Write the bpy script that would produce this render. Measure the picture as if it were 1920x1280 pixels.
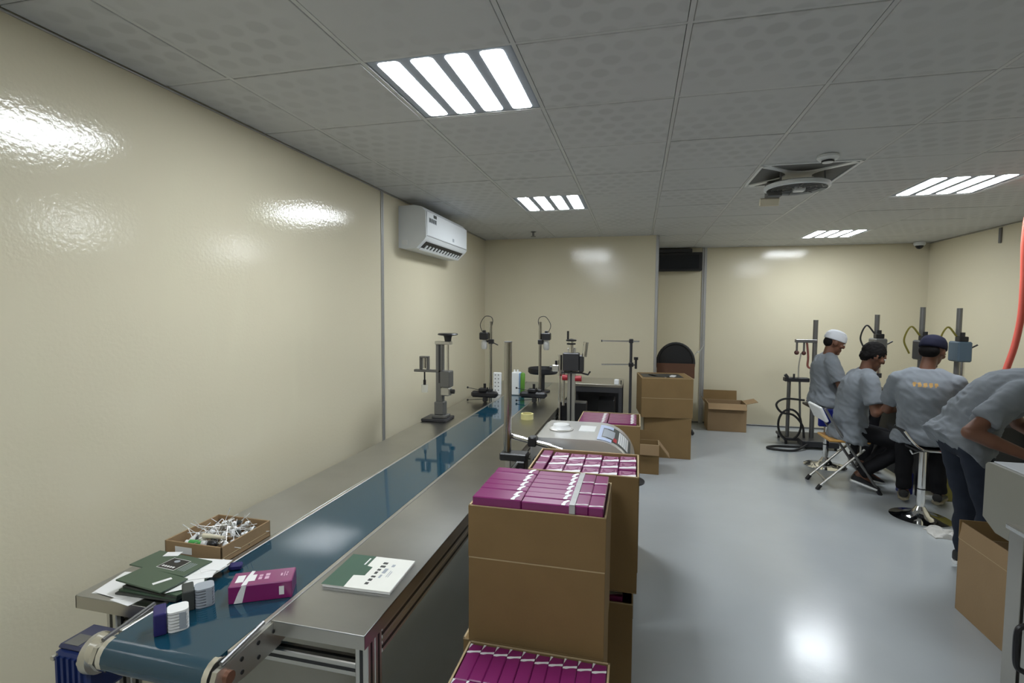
import bpy, bmesh, math, random
from mathutils import Vector, Matrix, noise
random.seed(7)
for o in list(bpy.data.objects): bpy.data.objects.remove(o, do_unlink=True)
SC = bpy.context.scene
COL = SC.collection
PI = math.pi

# ------------------------------------------------------------------ camera, light, exposure
CAMH = 1.62
FPX, YAW, PITCH, ROLL = 963.631, 0.239303, -0.0567969, 0.00658828
cam_d = bpy.data.cameras.new('camera')
cam_d.sensor_width = 36.0
cam_d.lens = FPX / 1920.0 * 36.0
cam_d.clip_start = 0.02
cam = bpy.data.objects.new('camera', cam_d)
COL.objects.link(cam)
_f = Vector((-math.sin(YAW) * math.cos(PITCH), math.cos(YAW) * math.cos(PITCH), math.sin(PITCH)))
_r = Vector((math.cos(YAW), math.sin(YAW), 0.0))
_u = _r.cross(_f)
_rr = _r * math.cos(ROLL) + _u * math.sin(ROLL)
_uu = -_r * math.sin(ROLL) + _u * math.cos(ROLL)
cam.matrix_world = Matrix(((_rr.x, _uu.x, -_f.x, 0), (_rr.y, _uu.y, -_f.y, 0), (_rr.z, _uu.z, -_f.z, CAMH), (0, 0, 0, 1)))
SC.camera = cam

world = bpy.data.worlds.new('world')
SC.world = world
world.use_nodes = True
world.node_tree.nodes['Background'].inputs[0].default_value = (0.5, 0.55, 0.6, 1)
world.node_tree.nodes['Background'].inputs[1].default_value = 0.02

LAMP_STRENGTH = 47.0
SC.view_settings.view_transform = 'Standard'
SC.view_settings.look = 'None'
SC.view_settings.gamma = 1.0
SC.view_settings.use_curve_mapping = False
SC.view_settings.exposure = 0.0
try:
    SC.cycles.sample_clamp_indirect = 4.0
    SC.cycles.blur_glossy = 1.5
except Exception:
    pass

# room
XL, XR, YF, YB, HC = -1.985, 3.75, 8.0, -2.4, 2.574
PX, PY = 0.232, 6.6           # partition corner
GX0, GY0, TS = -1.651, 1.837, 0.6

# ------------------------------------------------------------------ materials
MATS = {}
def nt(m): return m.node_tree.nodes, m.node_tree.links
def mat(name, col, rough=0.5, metal=0.0, var=0.06, scale=8.0, bump=0.0, bscale=60.0, coat=0.0, aniso=0.0, emit=None, estr=0.0, spec=0.5, stretch=(1, 1, 1), alpha=1.0, trans=0.0, rvar=0.0):
    if name in MATS: return MATS[name]
    m = bpy.data.materials.new(name); m.use_nodes = True
    N, L = nt(m); b = N['Principled BSDF']
    tc = N.new('ShaderNodeTexCoord'); mp = N.new('ShaderNodeMapping'); mp.inputs['Scale'].default_value = stretch
    L.new(tc.outputs['Object'], mp.inputs['Vector'])
    nz = N.new('ShaderNodeTexNoise'); nz.inputs['Scale'].default_value = scale; nz.inputs['Detail'].default_value = 4
    L.new(mp.outputs[0], nz.inputs['Vector'])
    mx = N.new('ShaderNodeMix'); mx.data_type = 'RGBA'
    mx.inputs[6].default_value = tuple(max(0, c * (1 - var)) for c in col) + (1,)
    mx.inputs[7].default_value = tuple(min(1, c * (1 + var)) for c in col) + (1,)
    L.new(nz.outputs['Fac'], mx.inputs[0]); L.new(mx.outputs[2], b.inputs['Base Color'])
    b.inputs['Roughness'].default_value = rough; b.inputs['Metallic'].default_value = metal
    b.inputs['Specular IOR Level'].default_value = spec
    if rvar:
        mr = N.new('ShaderNodeMapRange'); mr.inputs[3].default_value = rough - rvar; mr.inputs[4].default_value = rough + rvar
        L.new(nz.outputs['Fac'], mr.inputs[0]); L.new(mr.outputs[0], b.inputs['Roughness'])
    if coat: b.inputs['Coat Weight'].default_value = coat; b.inputs['Coat Roughness'].default_value = 0.08
    if aniso:
        b.inputs['Anisotropic'].default_value = aniso
        cx_ = N.new('ShaderNodeCombineXYZ'); cx_.inputs[0].default_value = 1.0; L.new(cx_.outputs[0], b.inputs['Tangent'])
    if bump:
        n2 = N.new('ShaderNodeTexNoise'); n2.inputs['Scale'].default_value = bscale; n2.inputs['Detail'].default_value = 3
        L.new(mp.outputs[0], n2.inputs['Vector'])
        bp = N.new('ShaderNodeBump'); bp.inputs['Strength'].default_value = bump; bp.inputs['Distance'].default_value = 0.01
        L.new(n2.outputs['Fac'], bp.inputs['Height']); L.new(bp.outputs[0], b.inputs['Normal'])
    if emit: b.inputs['Emission Color'].default_value = emit + (1,); b.inputs['Emission Strength'].default_value = estr
    if trans: b.inputs['Transmission Weight'].default_value = trans
    if alpha < 1: b.inputs['Alpha'].default_value = alpha
    MATS[name] = m
    return m

M_wall = mat('cream_gloss_paint', (0.70, 0.645, 0.485), 0.11, var=0.03, scale=1.2, bump=0.075, bscale=60)
M_floor = mat('grey_epoxy', (0.45, 0.48, 0.495), 0.20, var=0.07, scale=2.2, bump=0.05, bscale=26, rvar=0.07)
M_steel = mat('brushed_steel', (0.50, 0.48, 0.44), 0.30, 1.0, var=0.10, scale=5, bump=0.02, bscale=40, stretch=(1, 1, 1), rvar=0.06)
M_shelf = mat('shelf_steel', (0.43, 0.43, 0.42), 0.28, 1.0, var=0.14, scale=5, aniso=0.8)
M_steelb = mat('bright_steel', (0.74, 0.73, 0.71), 0.16, 1.0, var=0.04)
M_pole = mat('dull_chrome', (0.42, 0.41, 0.40), 0.15, 1.0, var=0.03)
M_machine = mat('satin_stainless', (0.80, 0.80, 0.80), 0.22, 0.55, var=0.05)
M_chrome = mat('chrome', (0.82, 0.82, 0.82), 0.07, 1.0, var=0.02)
M_alu = mat('aluminium', (0.62, 0.61, 0.58), 0.38, 1.0, var=0.05)
M_darkm = mat('dark_metal', (0.045, 0.045, 0.05), 0.45, 0.3)
M_grey = mat('grey_metal', (0.20, 0.20, 0.20), 0.40, 0.7)
M_black = mat('black_plastic', (0.012, 0.012, 0.014), 0.42)
M_rubber = mat('black_rubber', (0.015, 0.015, 0.016), 0.6)
M_belt = mat('teal_belt', (0.006, 0.046, 0.078), 0.06, var=0.10, scale=3, spec=0.8)
M_card = mat('cardboard', (0.245, 0.160, 0.072), 0.85, var=0.10, scale=6, bump=0.05, bscale=120, spec=0.2)
M_card2 = mat('cardboard_pale', (0.315, 0.215, 0.120), 0.85, var=0.10, scale=6, bump=0.06, bscale=90, spec=0.2)
M_cedge = mat('cardboard_edge', (0.48, 0.37, 0.22), 0.9, var=0.12, scale=40, spec=0.2)
M_purple = mat('purple_box', (0.215, 0.012, 0.125), 0.30, var=0.10, scale=10, coat=0.6)
M_white = mat('white_plastic', (0.78, 0.79, 0.79), 0.35, var=0.02)
M_paper = mat('white_paper', (0.80, 0.80, 0.79), 0.7, var=0.03)
M_cream = mat('cream_paper', (0.78, 0.78, 0.72), 0.55, var=0.03)
M_green = mat('green_card', (0.045, 0.085, 0.052), 0.38, var=0.10, coat=0.3)
M_green2 = mat('green_cover', (0.055, 0.115, 0.080), 0.45, var=0.08)
M_ink = mat('dark_ink', (0.05, 0.055, 0.05), 0.6)
M_greyink = mat('grey_ink', (0.35, 0.38, 0.42), 0.6)
M_pink = mat('pale_pink_print', (0.66, 0.42, 0.55), 0.5)
M_blue = mat('blue_paint', (0.012, 0.028, 0.13), 0.38, var=0.15)
M_navy = mat('navy_card', (0.022, 0.018, 0.12), 0.4)
M_bluepl = mat('blue_plastic', (0.010, 0.018, 0.20), 0.35)
M_red = mat('red_plastic', (0.40, 0.012, 0.025), 0.4)
M_redhose = mat('red_hose', (0.72, 0.12, 0.085), 0.45)
M_yellow = mat('yellow_tape', (0.72, 0.66, 0.30), 0.4)
M_greenpl = mat('green_plastic', (0.10, 0.26, 0.03), 0.4)
M_brightgreen = mat('bright_green', (0.06, 0.33, 0.08), 0.4)
M_tile_frame = mat('white_grid', (0.56, 0.57, 0.57), 0.35, var=0.02)
M_white_ac = mat('ac_white', (0.74, 0.77, 0.79), 0.32, var=0.02)
M_screen = mat('black_glass', (0.008, 0.009, 0.012), 0.06, var=0.02)
M_wood = mat('varnished_seat', (0.50, 0.27, 0.07), 0.30, var=0.12, scale=5, stretch=(1, 6, 1))
M_greymach = mat('grey_powder_coat', (0.24, 0.235, 0.20), 0.42, var=0.03, bump=0.03, bscale=150)
M_shirt = mat('grey_shirt', (0.205, 0.225, 0.25), 0.9, var=0.08, scale=14, bump=0.08, bscale=220, spec=0.2)
M_black_cloth = mat('black_trousers', (0.012, 0.012, 0.014), 0.9, spec=0.15)
M_jeans = mat('dark_jeans', (0.022, 0.027, 0.040), 0.9, var=0.25, scale=12, spec=0.15)
M_skin = mat('brown_skin', (0.155, 0.068, 0.040), 0.5, var=0.10, scale=10)
M_hair = mat('black_hair', (0.008, 0.007, 0.007), 0.8, bump=0.3, bscale=120, spec=0.15)
M_capw = mat('white_cap', (0.66, 0.68, 0.72), 0.9, spec=0.2)
M_capn = mat('navy_cap', (0.012, 0.013, 0.03), 0.85, spec=0.2)
M_eye = mat('eye_white', (0.7, 0.68, 0.66), 0.3)
M_orange = mat('orange_print', (0.50, 0.30, 0.10), 0.8)
M_cloth = mat('white_rag', (0.62, 0.61, 0.58), 0.95, spec=0.1)
M_olive = mat('olive_yellow', (0.22, 0.19, 0.03), 0.5)
M_tape = mat('clear_tape', (0.50, 0.50, 0.50), 0.18, var=0.15, scale=30)
M_lblue = mat('light_blue_print', (0.50, 0.58, 0.78), 0.45)
M_beige = mat('beige_plastic', (0.72, 0.66, 0.52), 0.5)
M_mesh_dark = mat('dark_fan_mesh', (0.15, 0.15, 0.145), 0.7)

def tile_material():
    m = bpy.data.materials.new('vinyl_ceiling_tile'); m.use_nodes = True
    N, L = nt(m); b = N['Principled BSDF']
    geo = N.new('ShaderNodeNewGeometry')
    mp = N.new('ShaderNodeMapping'); mp.inputs['Location'].default_value = (-GX0, -GY0, 0); mp.inputs['Scale'].default_value = (10.0, 10.0, 0.0)
    L.new(geo.outputs['Position'], mp.inputs['Vector'])
    # brick-offset dots : one dot per cell, odd rows shifted
    sx = N.new('ShaderNodeSeparateXYZ'); L.new(mp.outputs[0], sx.inputs[0])
    fl = N.new('ShaderNodeMath'); fl.operation = 'FLOOR'; L.new(sx.outputs[1], fl.inputs[0])
    hf = N.new('ShaderNodeMath'); hf.operation = 'MULTIPLY'; hf.inputs[1].default_value = 0.5; L.new(fl.outputs[0], hf.inputs[0])
    ax = N.new('ShaderNodeMath'); ax.operation = 'ADD'; L.new(sx.outputs[0], ax.inputs[0]); L.new(hf.outputs[0], ax.inputs[1])
    fx = N.new('ShaderNodeMath'); fx.operation = 'FRACT'; L.new(ax.outputs[0], fx.inputs[0])
    fy = N.new('ShaderNodeMath'); fy.operation = 'FRACT'; L.new(sx.outputs[1], fy.inputs[0])
    cb = N.new('ShaderNodeCombineXYZ'); L.new(fx.outputs[0], cb.inputs[0]); L.new(fy.outputs[0], cb.inputs[1])
    ds = N.new('ShaderNodeVectorMath'); ds.operation = 'DISTANCE'; ds.inputs[1].default_value = (0.5, 0.5, 0); L.new(cb.outputs[0], ds.inputs[0])
    nz = N.new('ShaderNodeTexNoise'); nz.inputs['Scale'].default_value = 2.3; L.new(geo.outputs['Position'], nz.inputs['Vector'])
    th = N.new('ShaderNodeMapRange'); th.inputs[1].default_value = 0.30; th.inputs[2].default_value = 0.42; th.inputs[3].default_value = 1; th.inputs[4].default_value = 0
    L.new(ds.outputs['Value'], th.inputs[0])
    am = N.new('ShaderNodeMapRange'); am.inputs[1].default_value = 0.35; am.inputs[2].default_value = 0.65; L.new(nz.outputs['Fac'], am.inputs[0])
    mu = N.new('ShaderNodeMath'); mu.operation = 'MULTIPLY'; L.new(th.outputs[0], mu.inputs[0]); L.new(am.outputs[0], mu.inputs[1])
    mx = N.new('ShaderNodeMix'); mx.data_type = 'RGBA'
    mx.inputs[6].default_value = (0.56, 0.57, 0.575, 1); mx.inputs[7].default_value = (0.485, 0.495, 0.50, 1)
    L.new(mu.outputs[0], mx.inputs[0]); L.new(mx.outputs[2], b.inputs['Base Color'])
    b.inputs['Roughness'].default_value = 0.55
    bp = N.new('ShaderNodeBump'); bp.inputs['Strength'].default_value = 0.15; bp.inputs['Distance'].default_value = 0.002
    L.new(th.outputs[0], bp.inputs['Height']); L.new(bp.outputs[0], b.inputs['Normal'])
    return m
M_tile = tile_material()
M_housing = mat('lamp_housing', (0.36, 0.40, 0.46), 0.6)
M_lamp = mat('lit_lamp', (1, 1, 1), 0.4, emit=(0.90, 0.955, 1.0), estr=LAMP_STRENGTH)

# ------------------------------------------------------------------ mesh helpers
class MB:
    def __init__(s): s.bm = bmesh.new()
    def _x(s, verts, M):
        for v in verts: v.co = M @ v.co
    def box(s, lo, hi, bev=0.0, seg=1, M=None):
        lo = Vector(lo); hi = Vector(hi)
        r = bmesh.ops.create_cube(s.bm, size=1.0); vs = r['verts']
        c = (lo + hi) / 2; d = hi - lo
        for v in vs: v.co = Vector((v.co.x * d.x, v.co.y * d.y, v.co.z * d.z)) + c
        if bev > 0:
            es = list({e for v in vs for e in v.link_edges})
            rb = bmesh.ops.bevel(s.bm, geom=es, offset=min(bev, min(d) * 0.45), segments=seg, affect='EDGES', profile=0.5)
            vs = list({v for f in rb['faces'] for v in f.verts} | {v for v in vs if v.is_valid})
        if M is not None: s._x(vs, M)
        return s
    def ring_loft(s, rings, cap=True):
        rows = [[s.bm.verts.new(p) for p in r] for r in rings]
        n = len(rows[0])
        for a, b in zip(rows[:-1], rows[1:]):
            for i in range(n):
                j = (i + 1) % n
                s.bm.faces.new((a[i], a[j], b[j], b[i]))
        if cap:
            s.bm.faces.new(list(reversed(rows[0]))); s.bm.faces.new(rows[-1])
        return s
    def cyl(s, p0, p1, r0, r1=None, seg=16):
        if r1 is None: r1 = r0
        p0 = Vector(p0); p1 = Vector(p1); d = (p1 - p0).normalized()
        u = d.orthogonal().normalized(); w = d.cross(u)
        C = [(math.cos(2 * PI * i / seg), math.sin(2 * PI * i / seg)) for i in range(seg)]
        return s.ring_loft([[p0 + (u * a + w * b) * r0 for a, b in C], [p1 + (u * a + w * b) * r1 for a, b in C]])
    def capsule(s, p0, p1, r0, r1=None, seg=14, hs=4):
        if r1 is None: r1 = r0
        p0 = Vector(p0); p1 = Vector(p1); d = (p1 - p0)
        d = d.normalized() if d.length > 1e-6 else Vector((0, 0, 1))
        u = d.orthogonal().normalized(); w = d.cross(u)
        C = [(math.cos(2 * PI * i / seg), math.sin(2 * PI * i / seg)) for i in range(seg)]
        rings = []
        for k in range(hs):
            a = -PI / 2 + (k + 0.25) / hs * PI / 2
            rings.append([p0 + d * (math.sin(a) * r0) + (u * c + w * t) * (math.cos(a) * r0) for c, t in C])
        for k in range(hs):
            a = (k + 0.75) / hs * PI / 2
            rings.append([p1 + d * (math.sin(a) * r1) + (u * c + w * t) * (math.cos(a) * r1) for c, t in C])
        return s.ring_loft(rings)
    def ell(s, c, r, M=None, seg=16, rings=10):
        c = Vector(c); rr = []
        for k in range(rings):
            a = -PI / 2 + (k + 0.3) / (rings - 0.4) * PI
            row = []
            for i in range(seg):
                t = 2 * PI * i / seg
                p = Vector((math.cos(a) * math.cos(t) * r[0], math.cos(a) * math.sin(t) * r[1], math.sin(a) * r[2]))
                if M is not None: p = M @ p
                row.append(c + p)
            rr.append(row)
        return s.ring_loft(rr)
    def tube(s, pts, r, seg=8, closed=False):
        pts = [Vector(p) for p in pts]; n = len(pts); rings = []
        u = None
        for i, p in enumerate(pts):
            if closed: t = (pts[(i + 1) % n] - pts[i - 1])
            else: t = pts[min(i + 1, n - 1)] - pts[max(i - 1, 0)]
            t.normalize()
            u = t.orthogonal().normalized() if u is None else (u - t * u.dot(t)).normalized()
            w = t.cross(u)
            rings.append([p + (u * math.cos(2 * PI * k / seg) + w * math.sin(2 * PI * k / seg)) * r for k in range(seg)])
        if closed: rings.append(rings[0])
        if closed:
            rows = [[s.bm.verts.new(q) for q in rg] for rg in rings[:-1]]
            for a in range(n):
                A, B = rows[a], rows[(a + 1) % n]
                for i in range(seg):
                    j = (i + 1) % seg
                    s.bm.faces.new((A[i], A[j], B[j], B[i]))
            return s
        return s.ring_loft(rings)
    def lathe(s, prof, c=(0, 0, 0), seg=28, axis='Z'):
        c = Vector(c); rings = []
        for r, z in prof:
            row = []
            for i in range(seg):
                a = 2 * PI * i / seg
                p = Vector((max(r, 1e-4) * math.cos(a), max(r, 1e-4) * math.sin(a), z))
                if axis == 'Y': p = Vector((p.x, p.z, p.y))
                if axis == 'X': p = Vector((p.z, p.x, p.y))
                row.append(c + p)
            rings.append(row)
        return s.ring_loft(rings)
    def prism(s, poly, a0, a1, axis='Y'):
        def P(q, a):
            if axis == 'Y': return Vector((q[0], a, q[1]))
            if axis == 'X': return Vector((a, q[0], q[1]))
            return Vector((q[0], q[1], a))
        return s.ring_loft([[P(q, a0) for q in poly], [P(q, a1) for q in poly]])
    def quad(s, pts):
        s.bm.faces.new([s.bm.verts.new(Vector(p)) for p in pts]); return s
    def mesh(s, name, m=None, smooth=False):
        bmesh.ops.recalc_face_normals(s.bm, faces=s.bm.faces[:])
        me = bpy.data.meshes.new(name); s.bm.to_mesh(me); s.bm.free()
        if m is not None: me.materials.append(m)
        if smooth:
            for p in me.polygons: p.use_smooth = True
            try: me.set_sharp_from_angle(angle=math.radians(40))
            except Exception: pass
        return me
    def build(s, name, m, parent=None, smooth=False, world=True):
        """mesh given in world coordinates; becomes a child of parent (an unrotated Empty) or a top-level object"""
        if parent is not None and world:
            off = parent_off(parent)
            for v in s.bm.verts: v.co -= off
        me = s.mesh(name, m, smooth)
        o = bpy.data.objects.new(name, me); COL.objects.link(o)
        if parent is not None: o.parent = parent
        return o

def parent_off(p):
    o = Vector((0, 0, 0))
    while p is not None:
        o += p.location; p = p.parent
    return o

def tag(o, label, cat, group=None):
    o['label'] = label; o['category'] = cat
    if group: o['group'] = group
    return o
def struct(o): o['kind'] = 'structure'; return o
def thing(name, label, cat, loc=(0, 0, 0), group=None):
    o = bpy.data.objects.new(name, None); COL.objects.link(o); o.location = loc; o.empty_display_size = 0.05
    return tag(o, label, cat, group)
def solo(mb, name, m, label, cat, group=None, smooth=False, origin=None):
    """a one-mesh thing, origin moved to its base"""
    vs = mb.bm.verts
    if origin is None:
        xs = [v.co for v in vs]
        origin = Vector((sum(v.x for v in xs) / len(xs), sum(v.y for v in xs) / len(xs), min(v.z for v in xs)))
    origin = Vector(origin)
    for v in vs: v.co -= origin
    o = mb.build(name, m, None, smooth); o.location = origin
    return tag(o, label, cat, group)
def dup(root, loc, rotz=0.0, label=None, group=None, scale=None, tilt=0.0):
    r = root.copy(); COL.objects.link(r); r.location = loc; r.rotation_euler = (tilt, 0, rotz)
    if scale: r.scale = scale
    if label: r['label'] = label
    if group: r['group'] = group
    for ch in list(root.children):
        c = ch.copy(); COL.objects.link(c); c.parent = r
        for g in ch.children:
            d = g.copy(); COL.objects.link(d); d.parent = c
    return r
def spline(pts, n=10):
    P = [Vector(p) for p in pts]; P = [P[0] * 2 - P[1]] + P + [P[-1] * 2 - P[-2]]; out = []
    for i in range(1, len(P) - 2):
        for k in range(n):
            t = k / n; a, b, c, d = P[i - 1:i + 3]
            out.append(0.5 * ((2 * b) + (c - a) * t + (2 * a - 5 * b + 4 * c - d) * t * t + (3 * b - a - 3 * c + d) * t ** 3))
    out.append(P[-2]); return out
def rot_at(c, ang, axis='Z'):
    c = Vector(c); return Matrix.Translation(c) @ Matrix.Rotation(ang, 4, axis) @ Matrix.Translation(-c)

# ================================================================== SETTING
T = 0.12
struct(MB().box((XL - T, YB - T, -0.1), (XR + T, YF + T, 0)).build('floor', M_floor))
ceiling = struct(MB().box((XL - T, YB - T, HC + 0.05), (XR + T, YF + T, HC + 0.15)).build('ceiling', M_tile_frame))
struct(MB().box((XL - T, YB - T, 0), (XL, YF + T, HC + 0.05)).build('wall_left', M_wall))
struct(MB().box((XR, YB - T, 0), (XR + T, YF + T, HC + 0.05)).build('wall_right', M_wall))
struct(MB().box((XL, YF, 0), (XR, YF + T, HC + 0.05)).build('wall_far', M_wall))
struct(MB().box((XL, YB - T, 0), (XR, YB, HC + 0.05)).build('wall_near', M_wall))
w = MB(); w.box((XL, PY, 0), (PX, PY + 0.08, HC + 0.05)); w.box((PX - 0.08, PY + 0.08, 0), (PX, YF, HC + 0.05))
struct(w.build('wall_inner', M_wall))
M_trim = mat('grey_joint_trim', (0.50, 0.50, 0.50), 0.35, 0.6)
t = MB(); t.box((XL, 3.735, 0), (XL + 0.008, 3.775, HC), 0.002); t.box((XL, 3.748, 0), (XL + 0.013, 3.762, HC), 0.002); struct(t.build('trim_1', M_trim))
t = MB(); t.box((0.90, YF - 0.012, 0), (0.965, YF, HC), 0.003); t.box((0.925, YF - 0.022, 0), (0.94, YF, HC), 0.003); struct(t.build('trim_2', M_trim))
t = MB(); t.box((PX - 0.03, PY - 0.006, 0), (PX + 0.006, PY, HC), 0.002); t.box((PX, PY - 0.006, 0), (PX + 0.006, PY + 0.03, HC), 0.002); struct(t.build('trim_3', M_trim))
t = MB(); t.box((PX, YF - 0.01, 0), (XR, YF, 0.022), 0.003); struct(t.build('baseboard_far', M_grey))
t = MB(); t.box((XL, YB, HC - 0.010), (XL + 0.010, PY, HC - 0.004), 0.001); struct(t.build('trim_4', M_trim))
t = MB(); t.box((XR - 0.010, YB, HC - 0.010), (XR, YF, HC - 0.004), 0.001); struct(t.build('trim_5', M_trim))

# ceiling grid : tiles one by one, tee bars one by one
cols = [XL] + [GX0 + TS * i for i in range(0, 10)]
cols = [c for c in cols if c < XR - 0.05] + [XR]
rows = [YB] + [GY0 + TS * k for k in range(-7, 11) if YB + 0.05 < GY0 + TS * k < YF - 0.05] + [YF]
LIGHTS = [(1, 0), (1, 4), (6, 4), (6, 8), (1, -4)]
FAN = (4, 3)
light_xy = {(round(GX0 + TS * a, 3), round(GY0 + TS * b, 3)) for a, b in LIGHTS}
fan_xy = (round(GX0 + TS * FAN[0], 3), round(GY0 + TS * FAN[1], 3))
tile_mesh = {}
for xa, xb in zip(cols[:-1], cols[1:]):
    for ya, yb in zip(rows[:-1], rows[1:]):
        key0 = (round(xa, 3), round(ya, 3))
        if key0 in light_xy or key0 == fan_xy: continue
        dx, dy = round(xb - xa, 3), round(yb - ya, 3)
        if (dx, dy) not in tile_mesh:
            tile_mesh[(dx, dy)] = MB().box((0.0105, 0.0095, 0), (dx - 0.0105, dy - 0.0095, 0.014), 0.002).mesh('ceiling_tile', M_tile)
        o = bpy.data.objects.new('ceiling_tile', tile_mesh[(dx, dy)]); COL.objects.link(o); o.parent = ceiling
        o.location = (xa, ya, HC + random.uniform(-0.0015, 0.0015))
for x in cols[1:-1]:
    MB().box((x - 0.0085, YB, HC + 0.001), (x + 0.0085, YF, HC + 0.03)).build('main_tee', M_tile_frame, ceiling)
for y in rows[1:-1]:
    MB().box((XL, y - 0.007, HC + 0.002), (XR, y + 0.007, HC + 0.03)).build('cross_tee', M_tile_frame, ceiling)

# ------------------------------------------------------------------ ceiling lights
def stadium(cx, cy, wx, wy, r, n=5):
    out = []
    for sx, sy, a0 in ((1, 1, 0), (-1, 1, PI / 2), (-1, -1, PI), (1, -1, 3 * PI / 2)):
        for k in range(n + 1):
            a = a0 + k / n * PI / 2
            out.append((cx + sx * (wx / 2 - r) + r * math.cos(a), cy + sy * (wy / 2 - r) + r * math.sin(a)))
    return out
LL = {(1, 0): 'four-strip ceiling light over the near half of the conveyor', (1, 4): 'four-strip ceiling light over the far half of the conveyor, near the air conditioner',
      (6, 4): 'larger-looking four-strip ceiling light at the right, nearer than its twin', (6, 8): 'small distant four-strip ceiling light in front of the far wall',
      (6, 0): 'four-strip ceiling light outside the view on the right', (1, -4): 'four-strip ceiling light behind the camera on the left', (6, -4): 'four-strip ceiling light behind the camera on the right'}
for a, b in LIGHTS:
    x, y = GX0 + TS * a, GY0 + TS * b
    L = thing('ceiling_light', LL[(a, b)], 'light', (x + 0.3, y + 0.3, HC), 'four-strip ceiling lights')
    h = MB(); h.box((x + 0.012, y + 0.012, HC + 0.004), (x + 0.588, y + 0.588, HC + 0.05), 0.003); h.build('housing', M_housing, L)
    for k in range(4):
        cx = x + 0.092 + k * 0.1387
        s_ = MB(); s_.prism(stadium(cx, y + 0.3, 0.090, 0.545, 0.018), HC + 0.003, HC + 0.008, 'Z'); s_.build('light_strip', M_lamp, L)

# ------------------------------------------------------------------ ceiling fan panel
fx, fy = fan_xy; fcx, fcy = fx + 0.3, fy + 0.3
F = thing('ceiling_fan', 'white square ceiling fan panel with curved cut-outs and round grille', 'fan', (fcx, fcy, HC))
MB().box((fx + 0.012, fy + 0.012, HC + 0.002), (fx + 0.588, fy + 0.588, HC + 0.020)).build('mesh_backing', M_mesh_dark, F)
web = MB()
# white web : four corner pieces meeting in the middle, each bounded by two inward-bulging arcs
def arc(side, n=14, bulge=0.20, half=0.24):
    pts = []
    for k in range(n + 1):
        t_ = -half + 2 * half * k / n
        d_ = 0.285 - bulge * math.cos(t_ / half * PI / 2)
        pts.append({'S': (t_, -d_), 'E': (d_, t_), 'N': (-t_, d_), 'W': (-d_, -t_)}[side])
    return pts
outline = []
for s_ in 'SENW': outline += arc(s_)
web.prism([(fcx + p[0], fcy + p[1]) for p in outline], HC - 0.006, HC + 0.002, 'Z')
for (x0, x1, y0, y1) in ((-.296, .296, -.296, -.278), (-.296, .296, .278, .296), (-.296, -.278, -.296, .296), (.278, .296, -.296, .296)):
    web.box((fcx + x0, fcy + y0, HC - 0.005), (fcx + x1, fcy + y1, HC + 0.002), 0.001)
web.build('panel', M_white_ac, F)
gz_ = HC - 0.055; gy_ = fcy + 0.03
MB().lathe([(0.185, -0.002), (0.205, -0.012), (0.205, -0.035), (0.19, -0.04), (0.19, -0.012), (0.18, -0.002)], (fcx, gy_, gz_)).build('grille_ring', M_white_ac, F, True)
MB().lathe([(0.0, -0.012), (0.189, -0.012), (0.189, -0.008), (0.0, -0.004)], (fcx, gy_, gz_)).build('grille_disc', M_mesh_dark, F)
for r_ in (0.05, 0.085, 0.12, 0.155):
    MB().tube([(fcx + r_ * math.cos(a), gy_ + r_ * math.sin(a), gz_ - 0.032) for a in [2 * PI * k / 32 for k in range(32)]], 0.003, 5, True).build('grille_wire', M_grey, F)
for k in range(8):
    a = k * PI / 4; MB().tube([(fcx + .03 * math.cos(a), gy_ + .03 * math.sin(a), gz_ - .035), (fcx + .195 * math.cos(a), gy_ + .195 * math.sin(a), gz_ - .035)], 0.003, 5).build('grille_spoke', M_grey, F)
for k in range(4):
    a = k * PI / 2 + PI / 4; MB().cyl((fcx + .19 * math.cos(a), gy_ + .19 * math.sin(a), gz_ - .01), (fcx + .19 * math.cos(a), gy_ + .17 * math.sin(a), HC), 0.006).build('hanger', M_grey, F)
MB().box((fcx - 0.02, gy_ - 0.03, gz_ - 0.055), (fcx + 0.05, gy_ + 0.03, gz_ - 0.02), 0.006).build('hub', M_white_ac, F)
MB().box((fcx - 0.17, fcy + 0.11, HC - 0.12), (fcx - 0.07, fcy + 0.19, HC - 0.01), 0.008).build('bracket', M_grey, F)
MB().box((fcx - 0.20, fcy + 0.17, HC - 0.17), (fcx - 0.07, fcy + 0.20, HC - 0.115), 0.004, M=rot_at((fcx - .13, fcy + .185, HC - .12), 0.4, 'X')).build('bracket_plate', M_beige, F)

# smoke detector, sprinkler, dome camera, conduit
S = thing('smoke_detector', 'small round white smoke detector on the ceiling beside the fan panel', 'smoke detector', (1.09, 3.50, HC))
MB().lathe([(0.001, -0.004), (0.058, -0.004), (0.06, -0.018), (0.05, -0.03), (0.03, -0.033), (0.03, -0.045), (0.001, -0.048)], (1.09, 3.50, HC)).build('body', M_white_ac, S, True)
MB().lathe([(0.032, -0.034), (0.034, -0.034), (0.034, -0.043), (0.032, -0.043)], (1.09, 3.50, HC)).build('slot', M_black, S)
S = thing('sprinkler_head', 'small grey sprinkler head hanging from the ceiling before the inner wall', 'sprinkler', (-1.22, 6.03, HC))
MB().lathe([(0.001, 0), (0.03, -0.002), (0.03, -0.008), (0.012, -0.012), (0.012, -0.05), (0.001, -0.052)], (-1.22, 6.03, HC)).build('stem', M_grey, S, True)
MB().lathe([(0.001, -0.055), (0.03, -0.055), (0.03, -0.06), (0.001, -0.06)], (-1.22, 6.03, HC)).build('deflector', M_grey, S)
S = thing('dome_camera', 'white dome security camera in the far right ceiling corner', 'security camera', (3.56, 7.85, HC))
MB().lathe([(0.001, -0.003), (0.065, -0.003), (0.068, -0.03), (0.055, -0.05), (0.001, -0.05)], (3.56, 7.85, HC)).build('base', M_white_ac, S, True)
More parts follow.
